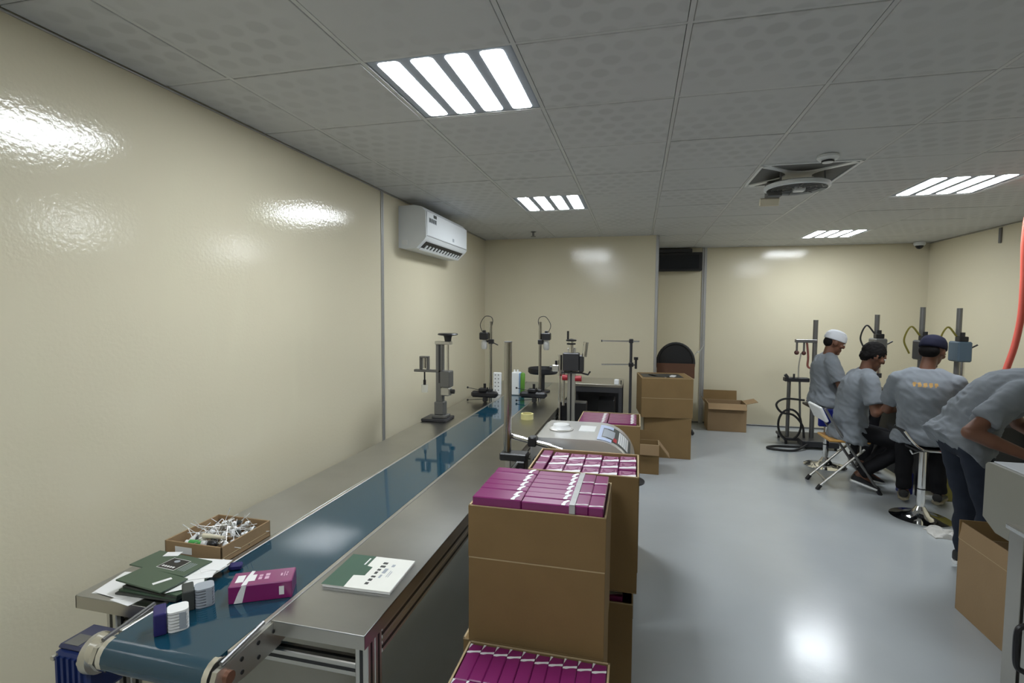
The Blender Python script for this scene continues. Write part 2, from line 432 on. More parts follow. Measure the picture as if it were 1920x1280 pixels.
MB().ell((3.56, 7.85, HC - 0.05), (0.045, 0.045, 0.045)).build('dome', M_screen, S, True)
solo(MB().box((XR - 0.02, 6.60, 2.39), (XR, 6.63, HC - 0.02), 0.004), 'wall_conduit', M_grey, 'short grey vertical conduit high on the right wall', 'conduit')

# ------------------------------------------------------------------ air conditioner
A = thing('air_conditioner', 'white split air conditioner mounted high on the left wall', 'air conditioner', (XL, 4.57, 2.15))
y0, y1 = 4.05, 5.10
prof = [(XL, 2.16), (XL, 2.51), (XL + 0.14, 2.515), (XL + 0.21, 2.50), (XL + 0.245, 2.46), (XL + 0.252, 2.25), (XL + 0.235, 2.225), (XL + 0.16, 2.155), (XL + 0.06, 2.15)]
MB().prism(prof, y0, y1).build('body', M_white_ac, A)
MB().box((XL + 0.247, y0 + 0.012, 2.262), (XL + 0.256, y1 - 0.012, 2.462), 0.003).build('front_panel', M_white_ac, A)
MB().box((XL + 0.246, y0 + 0.01, 2.255), (XL + 0.254, y1 - 0.01, 2.259)).build('panel_gap', M_grey, A)
def slope(u, off=0.004):   # point on the slanted outlet
    a = Vector((XL + 0.235, 0, 2.225)); b = Vector((XL + 0.16, 0, 2.155)); n = Vector((0.68, 0, -0.73)).normalized()
    return a.lerp(b, u) + n * off
pa, pb = slope(0.12, .001), slope(0.95, .001); pc, pd = slope(0.95, .004), slope(0.12, .004)
MB().prism([(pa.x, pa.z), (pb.x, pb.z), (pc.x, pc.z), (pd.x, pd.z)], y0 + 0.06, y1 - 0.06).build('outlet', M_black, A)
for k in range(12):
    yy = y0 + 0.12 + k * 0.073
    qa, qb, qc, qd = slope(.45, .004), slope(.93, .004), slope(.93, .012), slope(.45, .009)
    MB().prism([(qa.x, qa.z), (qb.x, qb.z), (qc.x, qc.z), (qd.x, qd.z)], yy, yy + 0.03).build('louvre', M_white_ac, A)
pa, pb, pc, pd = slope(.80, .006), slope(1.0, .006), slope(1.0, .012), slope(.80, .012)
MB().prism([(pa.x, pa.z), (pb.x, pb.z), (pc.x, pc.z), (pd.x, pd.z)], y0 + 0.04, y1 - 0.04).build('flap', M_white_ac, A)
MB().box((XL + 0.256, y0 + 0.05, 2.375), (XL + 0.2575, y0 + 0.22, 2.415)).build('energy_sticker', M_greyink, A)
MB().box((XL + 0.256, y0 + 0.15, 2.425), (XL + 0.2575, y0 + 0.22, 2.452)).build('logo_sticker', M_ink, A)
for k in range(4): MB().box((XL + 0.2575, y0 + 0.06 + k * .04, 2.38), (XL + 0.258, y0 + 0.085 + k * .04, 2.41)).build('sticker_print', M_ink, A)
MB().box((XL + 0.256, y0 + 0.62, 2.285), (XL + 0.2575, y0 + 0.66, 2.315)).build('display', M_greyink, A)
MB().box((XL + 0.03, y0 - 0.002, 2.185), (XL + 0.08, y0, 2.225)).build('pipe_cutout', M_white, A)

# black display box on the far wall
D = thing('wall_display', 'black glass-fronted box mounted under the ceiling in the alcove', 'display', (0.57, YF, 2.23))
MB().box((0.27, YF - 0.14, 2.235), (0.885, YF, 2.50), 0.008).build('casing', M_black, D)
MB().box((0.30, YF - 0.143, 2.265), (0.84, YF - 0.139, 2.465)).build('glass', M_screen, D)
MB().box((0.27, YF - 0.12, 2.50), (0.75, YF, 2.555), 0.005).build('top_box', M_darkm, D)

# ================================================================== CONVEYOR
ZT = 0.75
CV = thing('conveyor_line', 'long belt conveyor with dark teal belt between two steel side shelves', 'conveyor', (-1.17, 3.6, 0))
BX0, BX1, YN, YE = -1.345, -1.0, 1.03, 6.3
R = 0.042
prof = []
for k in range(0, 13):
    a = PI / 2 + PI * k / 12
    prof.append((YN + R * math.cos(a), ZT - R + R * math.sin(a)))
for k in range(0, 13):
    a = -PI / 2 + PI * k / 12
    prof.append((YE + R * math.cos(a), ZT - R + R * math.sin(a)))
MB().prism(prof, BX0 + 0.006, BX1 - 0.006, 'X').build('belt', M_belt, CV, True)
for x0, x1 in ((BX0 - 0.012, BX0 + 0.004), (BX1 - 0.004, BX1 + 0.012)):
    MB().box((x0, YN + 0.03, ZT - 0.09), (x1, YE, ZT + 0.002), 0.002).build('side_rail', M_alu, CV)
for xx in (BX0 + 0.003, BX1 - 0.011):
    MB().cyl((xx - 0.004, YN, ZT - R), (xx + 0.012, YN, ZT - R), R + 0.001).build('drum_end', M_chrome, CV, True)
# near bearing plates
for x0, sgn in ((BX0 - 0.020, -1), (BX1 + 0.008, 1)):
    bpoly = [(YN - 0.03, ZT - 0.075), (YN - 0.045, ZT - 0.045), (YN - 0.03, ZT - 0.012), (YN + 0.20, ZT - 0.004), (YN + 0.20, ZT - 0.085), (YN + 0.06, ZT - 0.085)]
    pl = MB().prism(bpoly, x0, x0 + 0.014, 'X').build('bearing_plate', M_alu, CV)
    for (yy, zz) in ((YN + 0.05, ZT - .03), (YN + 0.05, ZT - .065), (YN + 0.11, ZT - .025), (YN + .11, ZT - .065), (YN + .17, ZT - .03)):
        xo = x0 + (0.014 if sgn > 0 else -0.001)
        MB().cyl((xo, yy, zz), (xo + 0.002, yy, zz), 0.006, seg=10).build('hole', M_black, CV)
    MB().cyl((x0 + (0.014 if sgn > 0 else -0.01), YN, ZT - R), (x0 + (0.026 if sgn > 0 else 0), YN, ZT - R), 0.016, seg=12).build('axle_nut', mat('copper_nut', (0.45, 0.24, 0.17), 0.4, 1.0), CV, True)
    MB().tube([(x0 + .007, YN - .01, ZT - .004), (x0 + .007, YN + .14, ZT + .012)], 0.006, 8).build('tension_bolt', M_grey, CV, True)
def shelf(x0, x1, ya, yb, name):
    sh = MB(); sh.box((x0, ya, ZT - 0.004), (x1, yb, ZT + 0.001), 0.001)
    s_ = sh.build(name, M_shelf, CV)
    lip = MB(); lip.box((x0, ya, ZT - 0.040), (x1, ya + 0.003, ZT - 0.003)); lip.build('front_lip', M_steel, CV)
    xa = x0 if x0 < BX0 else x1 - .003
    MB().box((xa, ya, ZT - 0.040), (xa + .003, yb, ZT - 0.003)).build('side_lip', M_steel, CV)
shelf(-1.65, BX0 - 0.014, 1.163, YE, 'shelf')
shelf(BX1 + 0.014, -0.695, 1.20, YE, 'shelf')
# under-structure: aluminium profiles
def profile(p, q, s=0.04, name='frame_bar', m=M_alu):
    lo = [min(a, b) for a, b in zip(p, q)]; hi = [max(a, b) for a, b in zip(p, q)]
    for i in range(3):
        if hi[i] - lo[i] < 1e-6: lo[i] -= s / 2; hi[i] += s / 2
    b = MB(); b.box(lo, hi, 0.003); o = b.build(name, m, CV)
    # dark grooves
    gset = MB(); ax = max(range(3), key=lambda i: hi[i] - lo[i])
    for i in range(3):
        if i == ax: continue
        j = 3 - i - ax
        for side in (lo[i], hi[i]):
            l2 = list(lo); h2 = list(hi); c = (lo[j] + hi[j]) / 2
            l2[i] = side - 0.0008; h2[i] = side + 0.0008; l2[j] = c - 0.005; h2[j] = c + 0.005
            gset.box(l2, h2)
    gr_ = gset.mesh('groove', M_black); g_ = bpy.data.objects.new('groove', gr_); COL.objects.link(g_); g_.parent = o
    for v in gr_.vertices: v.co -= parent_off(o)
    return o
LEGY = [1.27, 2.85, 4.5, 6.1]
LX = (-1.60, -0.722)
for yy in LEGY:
    for xx in LX:
        for dy in (-.0205, .0205): profile((xx, yy + dy, 0.03), (xx, yy + dy, ZT - 0.045), 0.040, 'leg')
        MB().lathe([(0.001, 0), (0.035, 0), (0.035, 0.008), (0.012, 0.016), (0.012, 0.032), (0.001, 0.032)], (xx, yy, 0)).build('levelling_foot', M_black, CV, True)
    if yy > 1.5: profile((-1.58, yy, 0.30), (-0.742, yy, 0.30), 0.04)
    profile((-1.58, yy, ZT - 0.14), (-0.742, yy, ZT - 0.14), 0.04)
for xx in LX:
    for ya, yb in zip(LEGY[:-1], LEGY[1:]):
        for zz in (ZT - .063, ZT - .103): profile((xx, ya + .042, zz), (xx, yb - .042, zz), 0.039)
profile((-1.09, 1.1, ZT - 0.13), (-1.09, 6.2, ZT - 0.13), 0.04); profile((-1.25, 1.1, ZT - 0.13), (-1.25, 6.2, ZT - 0.13), 0.04)
# gear motor
mx0, mx1, my0, my1, mz0, mz1 = -1.525, -1.415, 1.015, 1.125, 0.56, 0.695
gm = MB().box((mx0, my0, mz0), (mx1, my1, mz1), 0.012, 2).build('gear_motor', M_blue, CV)
MB().box((mx0 + .005, my0 + .005, mz1), (mx1 - .005, my1 - .005, mz1 + .014), 0.006).build('terminal_cover', mat('motor_cover', (0.03, 0.035, 0.085), 0.3), gm)
MB().box((mx0 + .02, my0 + .012, mz1 + .014), (mx0 + .07, my0 + .055, mz1 + .0152)).build('rating_plate', M_grey, gm)
for k in range(6): MB().box((mx0 - .007, my0 + .01 + k * .0165, mz0 + .01), (mx0 + .002, my0 + .017 + k * .0165, mz1 - .012)).build('cooling_fin', M_blue, gm)
for k in range(5): MB().box((mx0 + .012 + k * .02, my0 - .007, mz0 + .01), (mx0 + .020 + k * .02, my0 + .002, mz1 - .012)).build('cooling_fin', M_blue, gm)
for (xx, zz) in ((mx0 + .01, mz0 + .02), (mx1 - .01, mz0 + .02), (mx0 + .01, mz1 - .015), (mx1 - .01, mz1 - .015)): MB().cyl((xx, my0 - .012, zz), (xx, my0 + .002, zz), 0.007, seg=8).build('bolt', M_alu, gm)
MB().cyl((-1.415, YN + .015, ZT - R - .02), (-1.393, YN + .015, ZT - R - .02), 0.052, 0.050, 28).build('flange', M_alu, gm, True)
MB().cyl((-1.395, YN + .01, ZT - R - .005), (-1.366, YN + .01, ZT - R - .005), 0.043, 0.041, 28).build('flange_collar', M_steelb, gm, True)

# ================================================================== CARTONS AND PURPLE BOXES
ORD = ['first', 'second', 'third', 'fourth', 'fifth', 'sixth', 'seventh', 'eighth', 'ninth', 'tenth']
def marks(parent, rects, z, m, name='print'):
    for (x0, x1, y0, y1) in rects:
        MB().box((x0, y0, z), (x1, y1, z + 0.0006)).build(name, m, parent, world=False)

def make_box(kind):
    """product box, origin at the centre of its base"""
    LBL = {'edge': 'purple product box standing on its long edge in the upper front carton', 'end': 'purple product box standing on end', 'flat': 'box'}
    o = thing('product_box', LBL[kind], 'box')
    if kind == 'edge':      # long along x, thin in y
        L, W, H_ = 0.174, 0.0495, 0.100
    elif kind == 'end':     # footprint small
        L, W, H_ = 0.082, 0.100, 0.170
    MB().box((-L / 2, -W / 2, 0), (L / 2, W / 2, H_), 0.003).build('body', M_purple, o, world=False)
    return o, (L, W, H_)
def zig(x, y0, y1, z, wd, n=5, ax='x'):
    """torn tear strip: ragged white sliver lying on a face"""
    a, b = [], []
    for k in range(n + 1):
        t_ = k / n; y = y0 + (y1 - y0) * t_
        a.append((x + random.uniform(-.25, .25) * wd + t_ * wd * .9, y)); b.append((x + wd * random.uniform(.6, 1.1) + t_ * wd * .9, y))
    poly = a + b[::-1]
    if ax == 'y': poly = [(q, p) for p, q in poly]
    return MB().prism(poly, z, z + 0.0008, 'Z')
M_strip = mat('white_tear_strip', (0.80, 0.80, 0.80), 0.6, var=0.06, scale=80)

def carton(name, label, x0, x1, y0, y1, z0, z1, m=M_card, flap_h=None, shelf_z=None, closed=False, th=0.006, front_h=None, rot=0.0):
    c = thing(name, label, 'carton', ((x0 + x1) / 2, (y0 + y1) / 2, z0))
    fh = flap_h or 0.0
    zc = z1 - fh
    zf = zc if front_h is None else front_h
    def panel(nm, lo, hi): MB().box(lo, hi, 0.0015).build(nm, m, c)
    panel('base_panel', (x0, y0, z0), (x1, y1, z0 + th))
    panel('front_panel', (x0, y0, z0 + th), (x1, y0 + th, zf)); panel('back_panel', (x0, y1 - th, z0 + th), (x1, y1, zc))
    panel('side_panel', (x0, y0 + th, z0 + th), (x0 + th, y1 - th, zc)); panel('side_panel', (x1 - th, y0 + th, z0 + th), (x1, y1 - th, zc))
    if fh:
        e = 0.0012
        for nm, lo, hi in (('flap', (x0 - e, y0 - e, zc + .002), (x1 + e, y0 + th - e, z1)), ('flap', (x0, y1 - th + e, zc + .002), (x1, y1 + e, z1)),
                           ('flap', (x0 - e, y0 + th, zc + .002), (x0 + th - e, y1 - th, z1)), ('flap', (x1 - th + e, y0 + th, zc + .002), (x1 + e, y1 - th, z1))):
            MB().box(lo, hi, 0.0015).build(nm, m, c)
        MB().box((x0 + .001, y0 - .0016, zc - .0015), (x1 - .001, y0 + .001, zc + .0025)).build('fold_line', M_cedge, c)
    zr = z1 if fh else zf
    MB().box((x0, y0 - .0005, zr - 0.003), (x1, y0 + th, zr + 0.0008)).build('rim', M_cedge, c)
    MB().box((x0 - .0005, y0, z1 - 0.003), (x0 + th, y1, z1 + 0.0008)).build('rim', M_cedge, c); MB().box((x1 - th, y0, z1 - 0.003), (x1 + .0005, y1, z1 + 0.0008)).build('rim', M_cedge, c)
    MB().box((x0, y1 - th, z1 - 0.003), (x1, y1 + .0005, z1 + 0.0008)).build('rim', M_cedge, c)
    if shelf_z: MB().box((x0 + th, y0 + th, shelf_z - .004), (x1 - th, y1 - th, shelf_z)).build('divider_sheet', m, c)
    if closed:
        MB().box((x0 + th, y0, z1 - th), (x1 - th, (y0 + y1) / 2 - .001, z1 + .0015), 0.001).build('lid_flap', m, c); MB().box((x0 + th, (y0 + y1) / 2 + .001, z1 - th), (x1 - th, y1, z1 + .0015), 0.001).build('lid_flap', m, c)
    return c

# lower and upper front cartons (A on D), nearest carton C, second pair (B on E), third (F on G)
carton('carton', 'lower brown carton under the tall front carton, mostly hidden', -0.585, -0.092, 1.69, 2.06, 0, 0.452, closed=True)
carton('carton', 'large brown carton at front of the stacks, purple boxes heaped above its rim', -0.562, -0.088, 1.68, 2.05, 0.455, 0.945, flap_h=0.185, shelf_z=0.872)
carton('carton', 'open carton cut by the bottom picture edge, packed with purple boxes', -0.548, -0.066, 1.285, 1.655, 0, 0.472, shelf_z=0.36)
carton('carton', 'lower brown carton of the second stack, dark gap with purple under its load', -0.452, 0.004, 2.20, 2.55, 0, 0.422, shelf_z=0.25, front_h=0.372)
carton('carton', 'upper brown carton of the second stack, framed purple boxes inside below its rim', -0.458, 0.018, 2.19, 2.55, 0.425, 0.93, shelf_z=0.765)
carton('carton', 'lower brown carton behind the shiny steel machine, hidden below its twin', -0.36, 0.03, 3.22, 3.62, 0, 0.455, closed=True)
carton('carton', 'upper open carton behind the shiny steel machine, purple packs showing at its rim', -0.36, 0.03, 3.22, 3.62, 0.458, 0.925, shelf_z=0.86)

# product boxes in A : seven rows of two, plus two columns standing on end
pe, (L, W, H_) = make_box('edge')
zig(L * 0.28, -W / 2, W / 2, H_ + .0003, 0.015).build('tear_strip', M_strip, pe, world=False)
MB().box((-L / 2 + .01, W / 2 - .0005, .055), (L / 2 - .04, W / 2 + .0005, .056)).build('print', M_pink, pe, world=False)
gA = 'purple boxes heaped in the upper front carton'
first = True
for r_ in range(7):
    for c_ in range(2):
        loc = (-0.552 + L / 2 + c_ * (L + .002) + random.uniform(-.001, .001), 1.712 + r_ * 0.0502, 0.872 + random.uniform(0, .004))
        lab = f'purple box in the {"left" if c_ == 0 else "middle"} file of the tall front carton, {ORD[r_]} row from the front'
        if first: pe.location = loc; pe['label'] = lab; pe['group'] = gA; first = False; continue
        dup(pe, loc, random.uniform(-.01, .01), lab, gA)
pe2 = thing('product_box', 'purple product box standing on end beside the grey tape in the upper front carton', 'box', (0, 0, 0), gA)
MB().box((-.0245, -.057, 0), (.0245, .057, .102), 0.003).build('body', M_purple, pe2, world=False)
zig(-.05, -.0235, .0235, .1022, .008, 4, 'y').build('tear_strip', M_strip, pe2, world=False)
first = True
for c_ in range(2):
    for r_ in range(3):
        loc = (-0.172 + c_ * 0.0500, 1.747 + r_ * 0.1165 + (0.0 if c_ == 0 else -.003), 0.872 + random.uniform(0, .003))
        lab = f'{["front", "middle", "back"][r_]} purple box in the {["column right of the tape", "outermost right column"][c_]} of the tall front carton'
        if first: pe2.location = loc; pe2['label'] = lab; first = False; continue
        dup(pe2, loc, 0, lab, gA)
tp = MB(); tp.box((-0.2105, 1.683, 0.9765), (-0.191, 2.04, 0.9785)); tp.box((-0.2105, 1.683, 0.948), (-0.191, 1.685, 0.978))
solo(tp, 'packing_tape', M_tape, 'wrinkled clear tape strip laid across the purple boxes of the front carton', 'tape')

# nearest carton C : ten thin boxes side by side, two ranks
pc_ = thing('product_box', 'purple box', 'box', (0, 0, 0), 'purple boxes packed in the nearest carton')
MB().box((-.0228, -.087, 0), (.0228, .087, .112), 0.003).build('body', M_purple, pc_, world=False)
zig(.036, -.0225, .0225, .1122, .013, 4, 'y').build('tear_strip', M_strip, pc_, world=False)
tri = MB().prism([(-.0225, .0865), (-.014, .0865), (-.0225, .06)], .1121, .1129, 'Z'); tri.build('torn_corner', M_strip, pc_, world=False)
first = True
for r_ in range(2):
    for c_ in range(10):
        loc = (-.5165 + c_ * .0466, 1.553 - r_ * .178, .36 + random.uniform(0, .004))
        lab = f'{ORD[c_]} purple box from the left, {"back" if r_ == 0 else "front"} rank of the nearest open carton'
        if first: pc_.location = loc; pc_['label'] = lab; first = False; continue
        dup(pc_, loc, random.uniform(-.008, .008), lab, 'purple boxes packed in the nearest carton', tilt=random.uniform(-.01, .01))

# carton B : five columns by three ranks of boxes with framed labels
pb_ = thing('product_box', 'purple box', 'box', (0, 0, 0), 'framed purple boxes in the second carton')
MB().box((-.0385, -.0535, 0), (.0385, .0535, .150), 0.003).build('body', M_purple, pb_, world=False)
zig(-.048, -.037, .037, .1502, .028, 4, 'y').build('tear_strip', M_strip, pb_, world=False)
marks(pb_, [(-.031, .031, -.010, -.008), (-.031, .031, .042, .044), (-.031, -.029, -.010, .044), (.029, .031, -.010, .044), (-.02, .02, .028, .033), (-.014, .014, .010, .015)], .1502, M_pink)
first = True
for r_ in range(3):
    for c_ in range(5):
        loc = (-.353 + c_ * .0805, 2.488 - r_ * .1105, .765 + random.uniform(0, .006))
        lab = f'{ORD[c_]} framed purple box from the left, {["back", "middle", "front"][r_]} rank of the second carton'
        if first: pb_.location = loc; pb_['label'] = lab; first = False; continue
        dup(pb_, loc, random.uniform(-.015, .015), lab, 'framed purple boxes in the second carton')
for r_ in range(3):
    dup(pe2, (-.423, 2.482 - r_ * .116, .822), 0, f'{["back", "middle", "front"][r_]} purple box in the narrow left column of the second carton', 'framed purple boxes in the second carton')
MB().box((-.448, 2.20, .817), (-.398, 2.545, .822)).build('packing_sheet', M_card, [o for o in bpy.data.objects if o.get('label', '').startswith('upper brown carton of the second')][0])
for c_ in range(5): dup(pb_, (-.40 + c_ * .0805, 2.27, .25), 0, f'{ORD[c_]} purple box from the left in the dark gap of the lower second carton', 'purple boxes in the lower second carton', scale=(1, 1, .93))
for r_ in range(6):
    for c_ in range(2): dup(pe, (-.262 + c_ * .18, 3.258 + r_ * .0515, .86), random.uniform(-.02, .02), f'{["left", "right"][c_]} purple pack, {ORD[r_]} row, in the carton behind the steel machine', 'purple packs behind the steel machine', scale=(1, 1, .75))

# far stack by the inner wall
carton('carton', 'lower carton of the two stacked against the alcove, resting on the floor', 0.095, 0.60, 5.93, 6.42, 0, 0.455, closed=True)
c = carton('carton', 'upper carton of the two stacked by the alcove, papers and scraps on its lid', 0.03, 0.585, 5.90, 6.45, 0.458, 0.90, flap_h=0.0, closed=True)
MB().box((0.03, 5.8985, 0.675), (0.585, 5.9, 0.679)).build('fold_line', M_cedge, c)
c.rotation_euler = (0, 0, 0.10)
lid = [(0.18, 6.12, .06, .16, .5), (0.40, 6.05, .05, .10, -.3), (0.34, 6.0, .07, .03, .2)]
for i, (x, y, a, b, r_) in enumerate(lid):
    p = MB(); p.box((x - a / 2, y - b / 2, .9025), (x + a / 2, y + b / 2, .9045 + .012 * (i == 1)), M=rot_at((x, y, .9), r_))
    solo(p, ['paper_slip', 'crumpled_wrapper', 'paper_slip'][i], M_paper, ['long white paper slip on the lid of the alcove carton', 'crumpled white wrapper on the lid of the alcove carton', 'short white slip at the front edge of the alcove carton lid'][i], 'paper')
solo(MB().box((.06, 5.98, .9025), (.50, 6.30, .9045), M=rot_at((.3, 6.1, .9), .1)), 'dark_sheet', mat('dark_sheet', (.05, .05, .045), .5), 'dark flat sheet lying on the lid of the alcove carton', 'sheet')
# small open box in front of it
c = carton('carton', 'small open carton on the floor before the alcove stack, one flap hanging out', 0.035, 0.235, 5.28, 5.50, 0, 0.30, m=M_card)
pf = MB(); pf.ring_loft([[Vector((.235, 5.29, .30)), Vector((.235, 5.49, .30)), Vector((.239, 5.49, .305)), Vector((.239, 5.29, .305))], [Vector((.335, 5.29, .17)), Vector((.335, 5.49, .17)), Vector((.340, 5.49, .175)), Vector((.340, 5.29, .175))]])
pf.build('side_flap', M_card2, c)
pf = MB(); pf.box((.037, 5.495, .30), (.233, 5.50, .40)); pf.build('back_flap', M_card, c)
pf = MB(); pf.ring_loft([[Vector((.037, 5.28, .30)), Vector((.233, 5.28, .30)), Vector((.233, 5.284, .303)), Vector((.037, 5.284, .303))], [Vector((.037, 5.25, .20)), Vector((.233, 5.25, .20)), Vector((.233, 5.254, .202)), Vector((.037, 5.254, .202))]]); pf.build('front_flap', M_card2, c)
# crushed open box by the far wall
c = carton('carton', 'battered open carton against the far wall, flaps splayed', 0.97, 1.47, 7.50, 7.86, 0, 0.385, m=M_card2)
MB().box((.95, 7.862, .36), (1.40, 7.868, .52), M=rot_at((1.2, 7.86, .38), -.15, 'X')).build('back_flap', M_card, c)
MB().box((1.47, 7.52, .38), (1.62, 7.82, .386), M=rot_at((1.47, 7.6, .38), -.25, 'Y')).build('side_flap', M_card2, c)
MB().box((.90, 7.52, .35), (.97, 7.82, .356), M=rot_at((.97, 7.6, .38), 1.1, 'Y')).build('side_flap', M_card, c)
MB().box((.97, 7.40, .38), (1.46, 7.50, .386), M=rot_at((1.2, 7.50, .38), .75, 'X')).build('front_flap', M_card2, c)
# carton at the right
c = carton('carton', 'open brown carton on the floor at the right, in front of the bent worker', 1.74, 2.16, 2.80, 3.27, 0, 0.40, m=M_card2)
MB().box((1.739, 2.80, .40), (1.745, 3.27, .49), M=rot_at((1.74, 3, .40), .12, 'Y')).build('side_flap', M_card2, c)
MB().box((1.74, 3.265, .40), (2.16, 3.271, .50)).build('back_flap', M_card, c)
M_void = M_card

# ================================================================== ON THE CONVEYOR
# purple box on the belt
pbx = thing('product_box', 'single purple product box lying askew on the teal belt', 'box', (-1.102, 1.312, ZT))
pbx.rotation_euler = (0, 0, math.radians(28))
MB().box((-.088, -.043, 0), (.088, .043, .054), 0.0025).build('body', M_purple, pbx, world=False)
marks(pbx, [(-.074, -.052, -.022, .020), (-.040, -.020, -.020, .018)], .0542, M_paper, 'white_panel')
marks(pbx, [(-.012, -.002, -.015, .0), (-.012, -.002, .004, .014), (.006, .018, -.016, 0), (.006, .018, .004, .018), (.050, .055, -.006, .010), (.060, .062, -.01, .018), (.066, .069, -.008, .002), (.067, .070, .006, .016)], .0542, M_pink)
s_ = MB(); s_.prism([(-.052, -.043), (-.038, -.043), (-.036, 0), (-.030, .040), (-.040, .043), (-.046, .01)], .0543, .0552, 'Z'); s_.build('tear_strip', M_strip, pbx, world=False)
s_ = MB(); s_.prism([(-.073, 0.002), (-.050, .002), (-.038, .052), (-.050, .054), (-.060, .035)], -.0438, -.0428, 'Y'); s_.build('tear_strip', M_strip, pbx, world=False)
s_ = MB(); s_.box((.052, -.0437, .014), (.066, -.0428, .040)); s_.build('barcode_label', M_paper, pbx, world=False)

# booklet on the right shelf
bk = thing('booklet', 'green and white booklet lying on the right steel shelf', 'booklet', (-.84, 1.495, ZT + .001))
bk.rotation_euler = (0, 0, math.radians(2))
MB().box((-.115, -.10, 0), (.115, .10, .009), 0.001).build('pages', M_paper, bk, world=False)
MB().box((-.118, -.102, .009), (.114, .102, .0102)).build('cover', M_cream, bk, world=False)
MB().prism([(-.118, -.102), (-.04, -.102), (-.045, -.03), (-.008, -.025), (-.008, .03), (-.03, .035), (-.03, .102), (-.118, .102)], .0102, .0106, 'Z').build('green_panel', M_green2, bk, world=False)
MB().box((-.045, .04, .0106), (-.04, .085, .0109)).build('print', M_paper, bk, world=False)
rnd = random.Random(3)
for k in range(7): MB().box((.015, -.075 + k * .022, .0103), (.015 + rnd.uniform(.010, .018), -.075 + k * .022 + rnd.uniform(.010, .016), .0106)).build('lettering', M_ink, bk, world=False)
marks(bk, [(.038, .05, .0, .03), (.052, .062, .045, .06), (.040, .047, -.03, -.01)], .0103, M_greyink, 'print')
marks(bk, [(.062, .064, -.02, .02), (.068, .070, -.02, .015)], .0103, M_greyink, 'print')

# parts tray
TR = thing('parts_tray', 'shallow cardboard tray full of white spray pumps on the left shelf', 'tray', (-1.47, 1.54, ZT + .001))
tx0, tx1, ty0, ty1, tz = -1.60, -1.362, 1.425, 1.665, ZT + .001
MB().box((tx0, ty0, tz), (tx1, ty1, tz + .004)).build('base_panel', M_card2, TR)
for lo, hi in (((tx0, ty0, tz), (tx1, ty0 + .005, tz + .062)), ((tx0, ty1 - .005, tz), (tx1, ty1, tz + .062)), ((tx0, ty0, tz), (tx0 + .005, ty1, tz + .062)), ((tx1 - .005, ty0, tz), (tx1, ty1, tz + .062))):
    MB().box(lo, hi, .0012).build('side_panel', M_card2, TR)
MB().box((tx1, ty0 + .002, tz + .021), (tx1 + .0008, ty1 - .002, tz + .023)).build('fold_line', M_cedge, TR)
MB().box((-1.555, ty0 - .0008, tz + .022), (-1.485, ty0, tz + .046)).build('white_label', M_paper, TR)
pump = MB(); pump.cyl((0, 0, 0), (0, 0, .014), .0085, .0085, 10); pump.cyl((0, 0, .014), (0, 0, .022), .006, .005, 10); pump.tube([(0, 0, 0), (.003, 0, -.03), (.012, .002, -.075)], .0013, 5)
pm = pump.mesh('spray_pump', M_white)
pm2 = pm.copy(); pm2.materials[0] = M_alu
pm3 = pm.copy(); pm3.materials[0] = M_ink
rp = random.Random(11)
for k in range(72):
    o = bpy.data.objects.new('spray_pump', pm3 if k % 9 == 4 else (pm if k % 3 else pm2)); COL.objects.link(o)
    u, v = rp.random(), rp.random()
    x = tx0 + .03 + u * (tx1 - tx0 - .06); y = ty0 + .055 + v * (ty1 - ty0 - .085)
    hz = tz + .030 + .045 * (1 - abs(u - .5) * 1.6) * (0.4 + .6 * v) * rp.uniform(.5, 1.0)
    o.location = (x, y, hz); o.rotation_euler = (rp.uniform(0.4, 2.7), rp.uniform(-.9, .9), rp.uniform(0, 6.28))
    tag(o, 'small spray pump with thin dip tube, heaped in the cardboard tray', 'spray pump', 'spray pumps in the tray')
b_ = thing('small_bottle', 'green and white capped tube at the near corner of the tray', 'bottle', (-1.49, 1.452, tz + .04))
MB().cyl((-1.515, 1.448, tz + .052), (-1.468, 1.452, tz + .052), .011, seg=14).build('body', M_brightgreen, b_, True); MB().cyl((-1.468, 1.452, tz + .052), (-1.452, 1.454, tz + .052), .010, seg=14).build('cap', M_white, b_, True)
MB().cyl((-1.53, 1.447, tz + .052), (-1.515, 1.448, tz + .052), .009, seg=14).build('cap', M_white, b_, True)
solo(MB().ell((-1.435, 1.462, tz + .05), (.02, .014, .014)), 'black_cap', M_black, 'black cap lying in the near corner of the tray', 'cap', smooth=True)
bot = MB(); bot.cyl((-1.50, 1.49, tz + .062), (-1.42, 1.50, tz + .058), .009, .006, 12); solo(bot, 'pale_tube', M_beige, 'pale beige tube resting across the pumps in the tray', 'tube', smooth=True)

# folders and papers
def sheet(name, label, cat, x, y, z, a, b, rz, th, m, extra=None):
    o = thing(name, label, cat, (x, y, z)); o.rotation_euler = (0, 0, rz)
    MB().box((-a / 2, -b / 2, 0), (a / 2, b / 2, th), min(.0006, th / 3)).build('sheet', m, o, world=False)
    if extra: extra(o, th)
    return o
z = ZT + .001
sheet('paper_sheet', 'loose white paper at the front edge of the left shelf', 'paper', -1.475, 1.185, z, .085, .05, -.15, .0012, M_paper)
sheet('paper_sheet', 'white paper poking out left from under the green folders', 'paper', -1.575, 1.255, z, .10, .13, .2, .0012, M_paper)
sheet('paper_sheet', 'lowest white paper under the green folders, against the wall side', 'paper', -1.54, 1.24, z + .0014, .12, .12, -.1, .0012, M_paper)
zz = z + .003
for k in range(4):
    sheet('folded_carton', ['lowest dark green folded carton in the pile', 'second dark green folded carton in the pile', 'third dark green folded carton in the pile', 'dark green folded carton under the top one'][k], 'folder', -1.425 + .006 * k, 1.245 + .004 * k, zz, .215, .10, .05 - .05 * k, .006, M_green if k % 2 else M_ink); zz += .0063
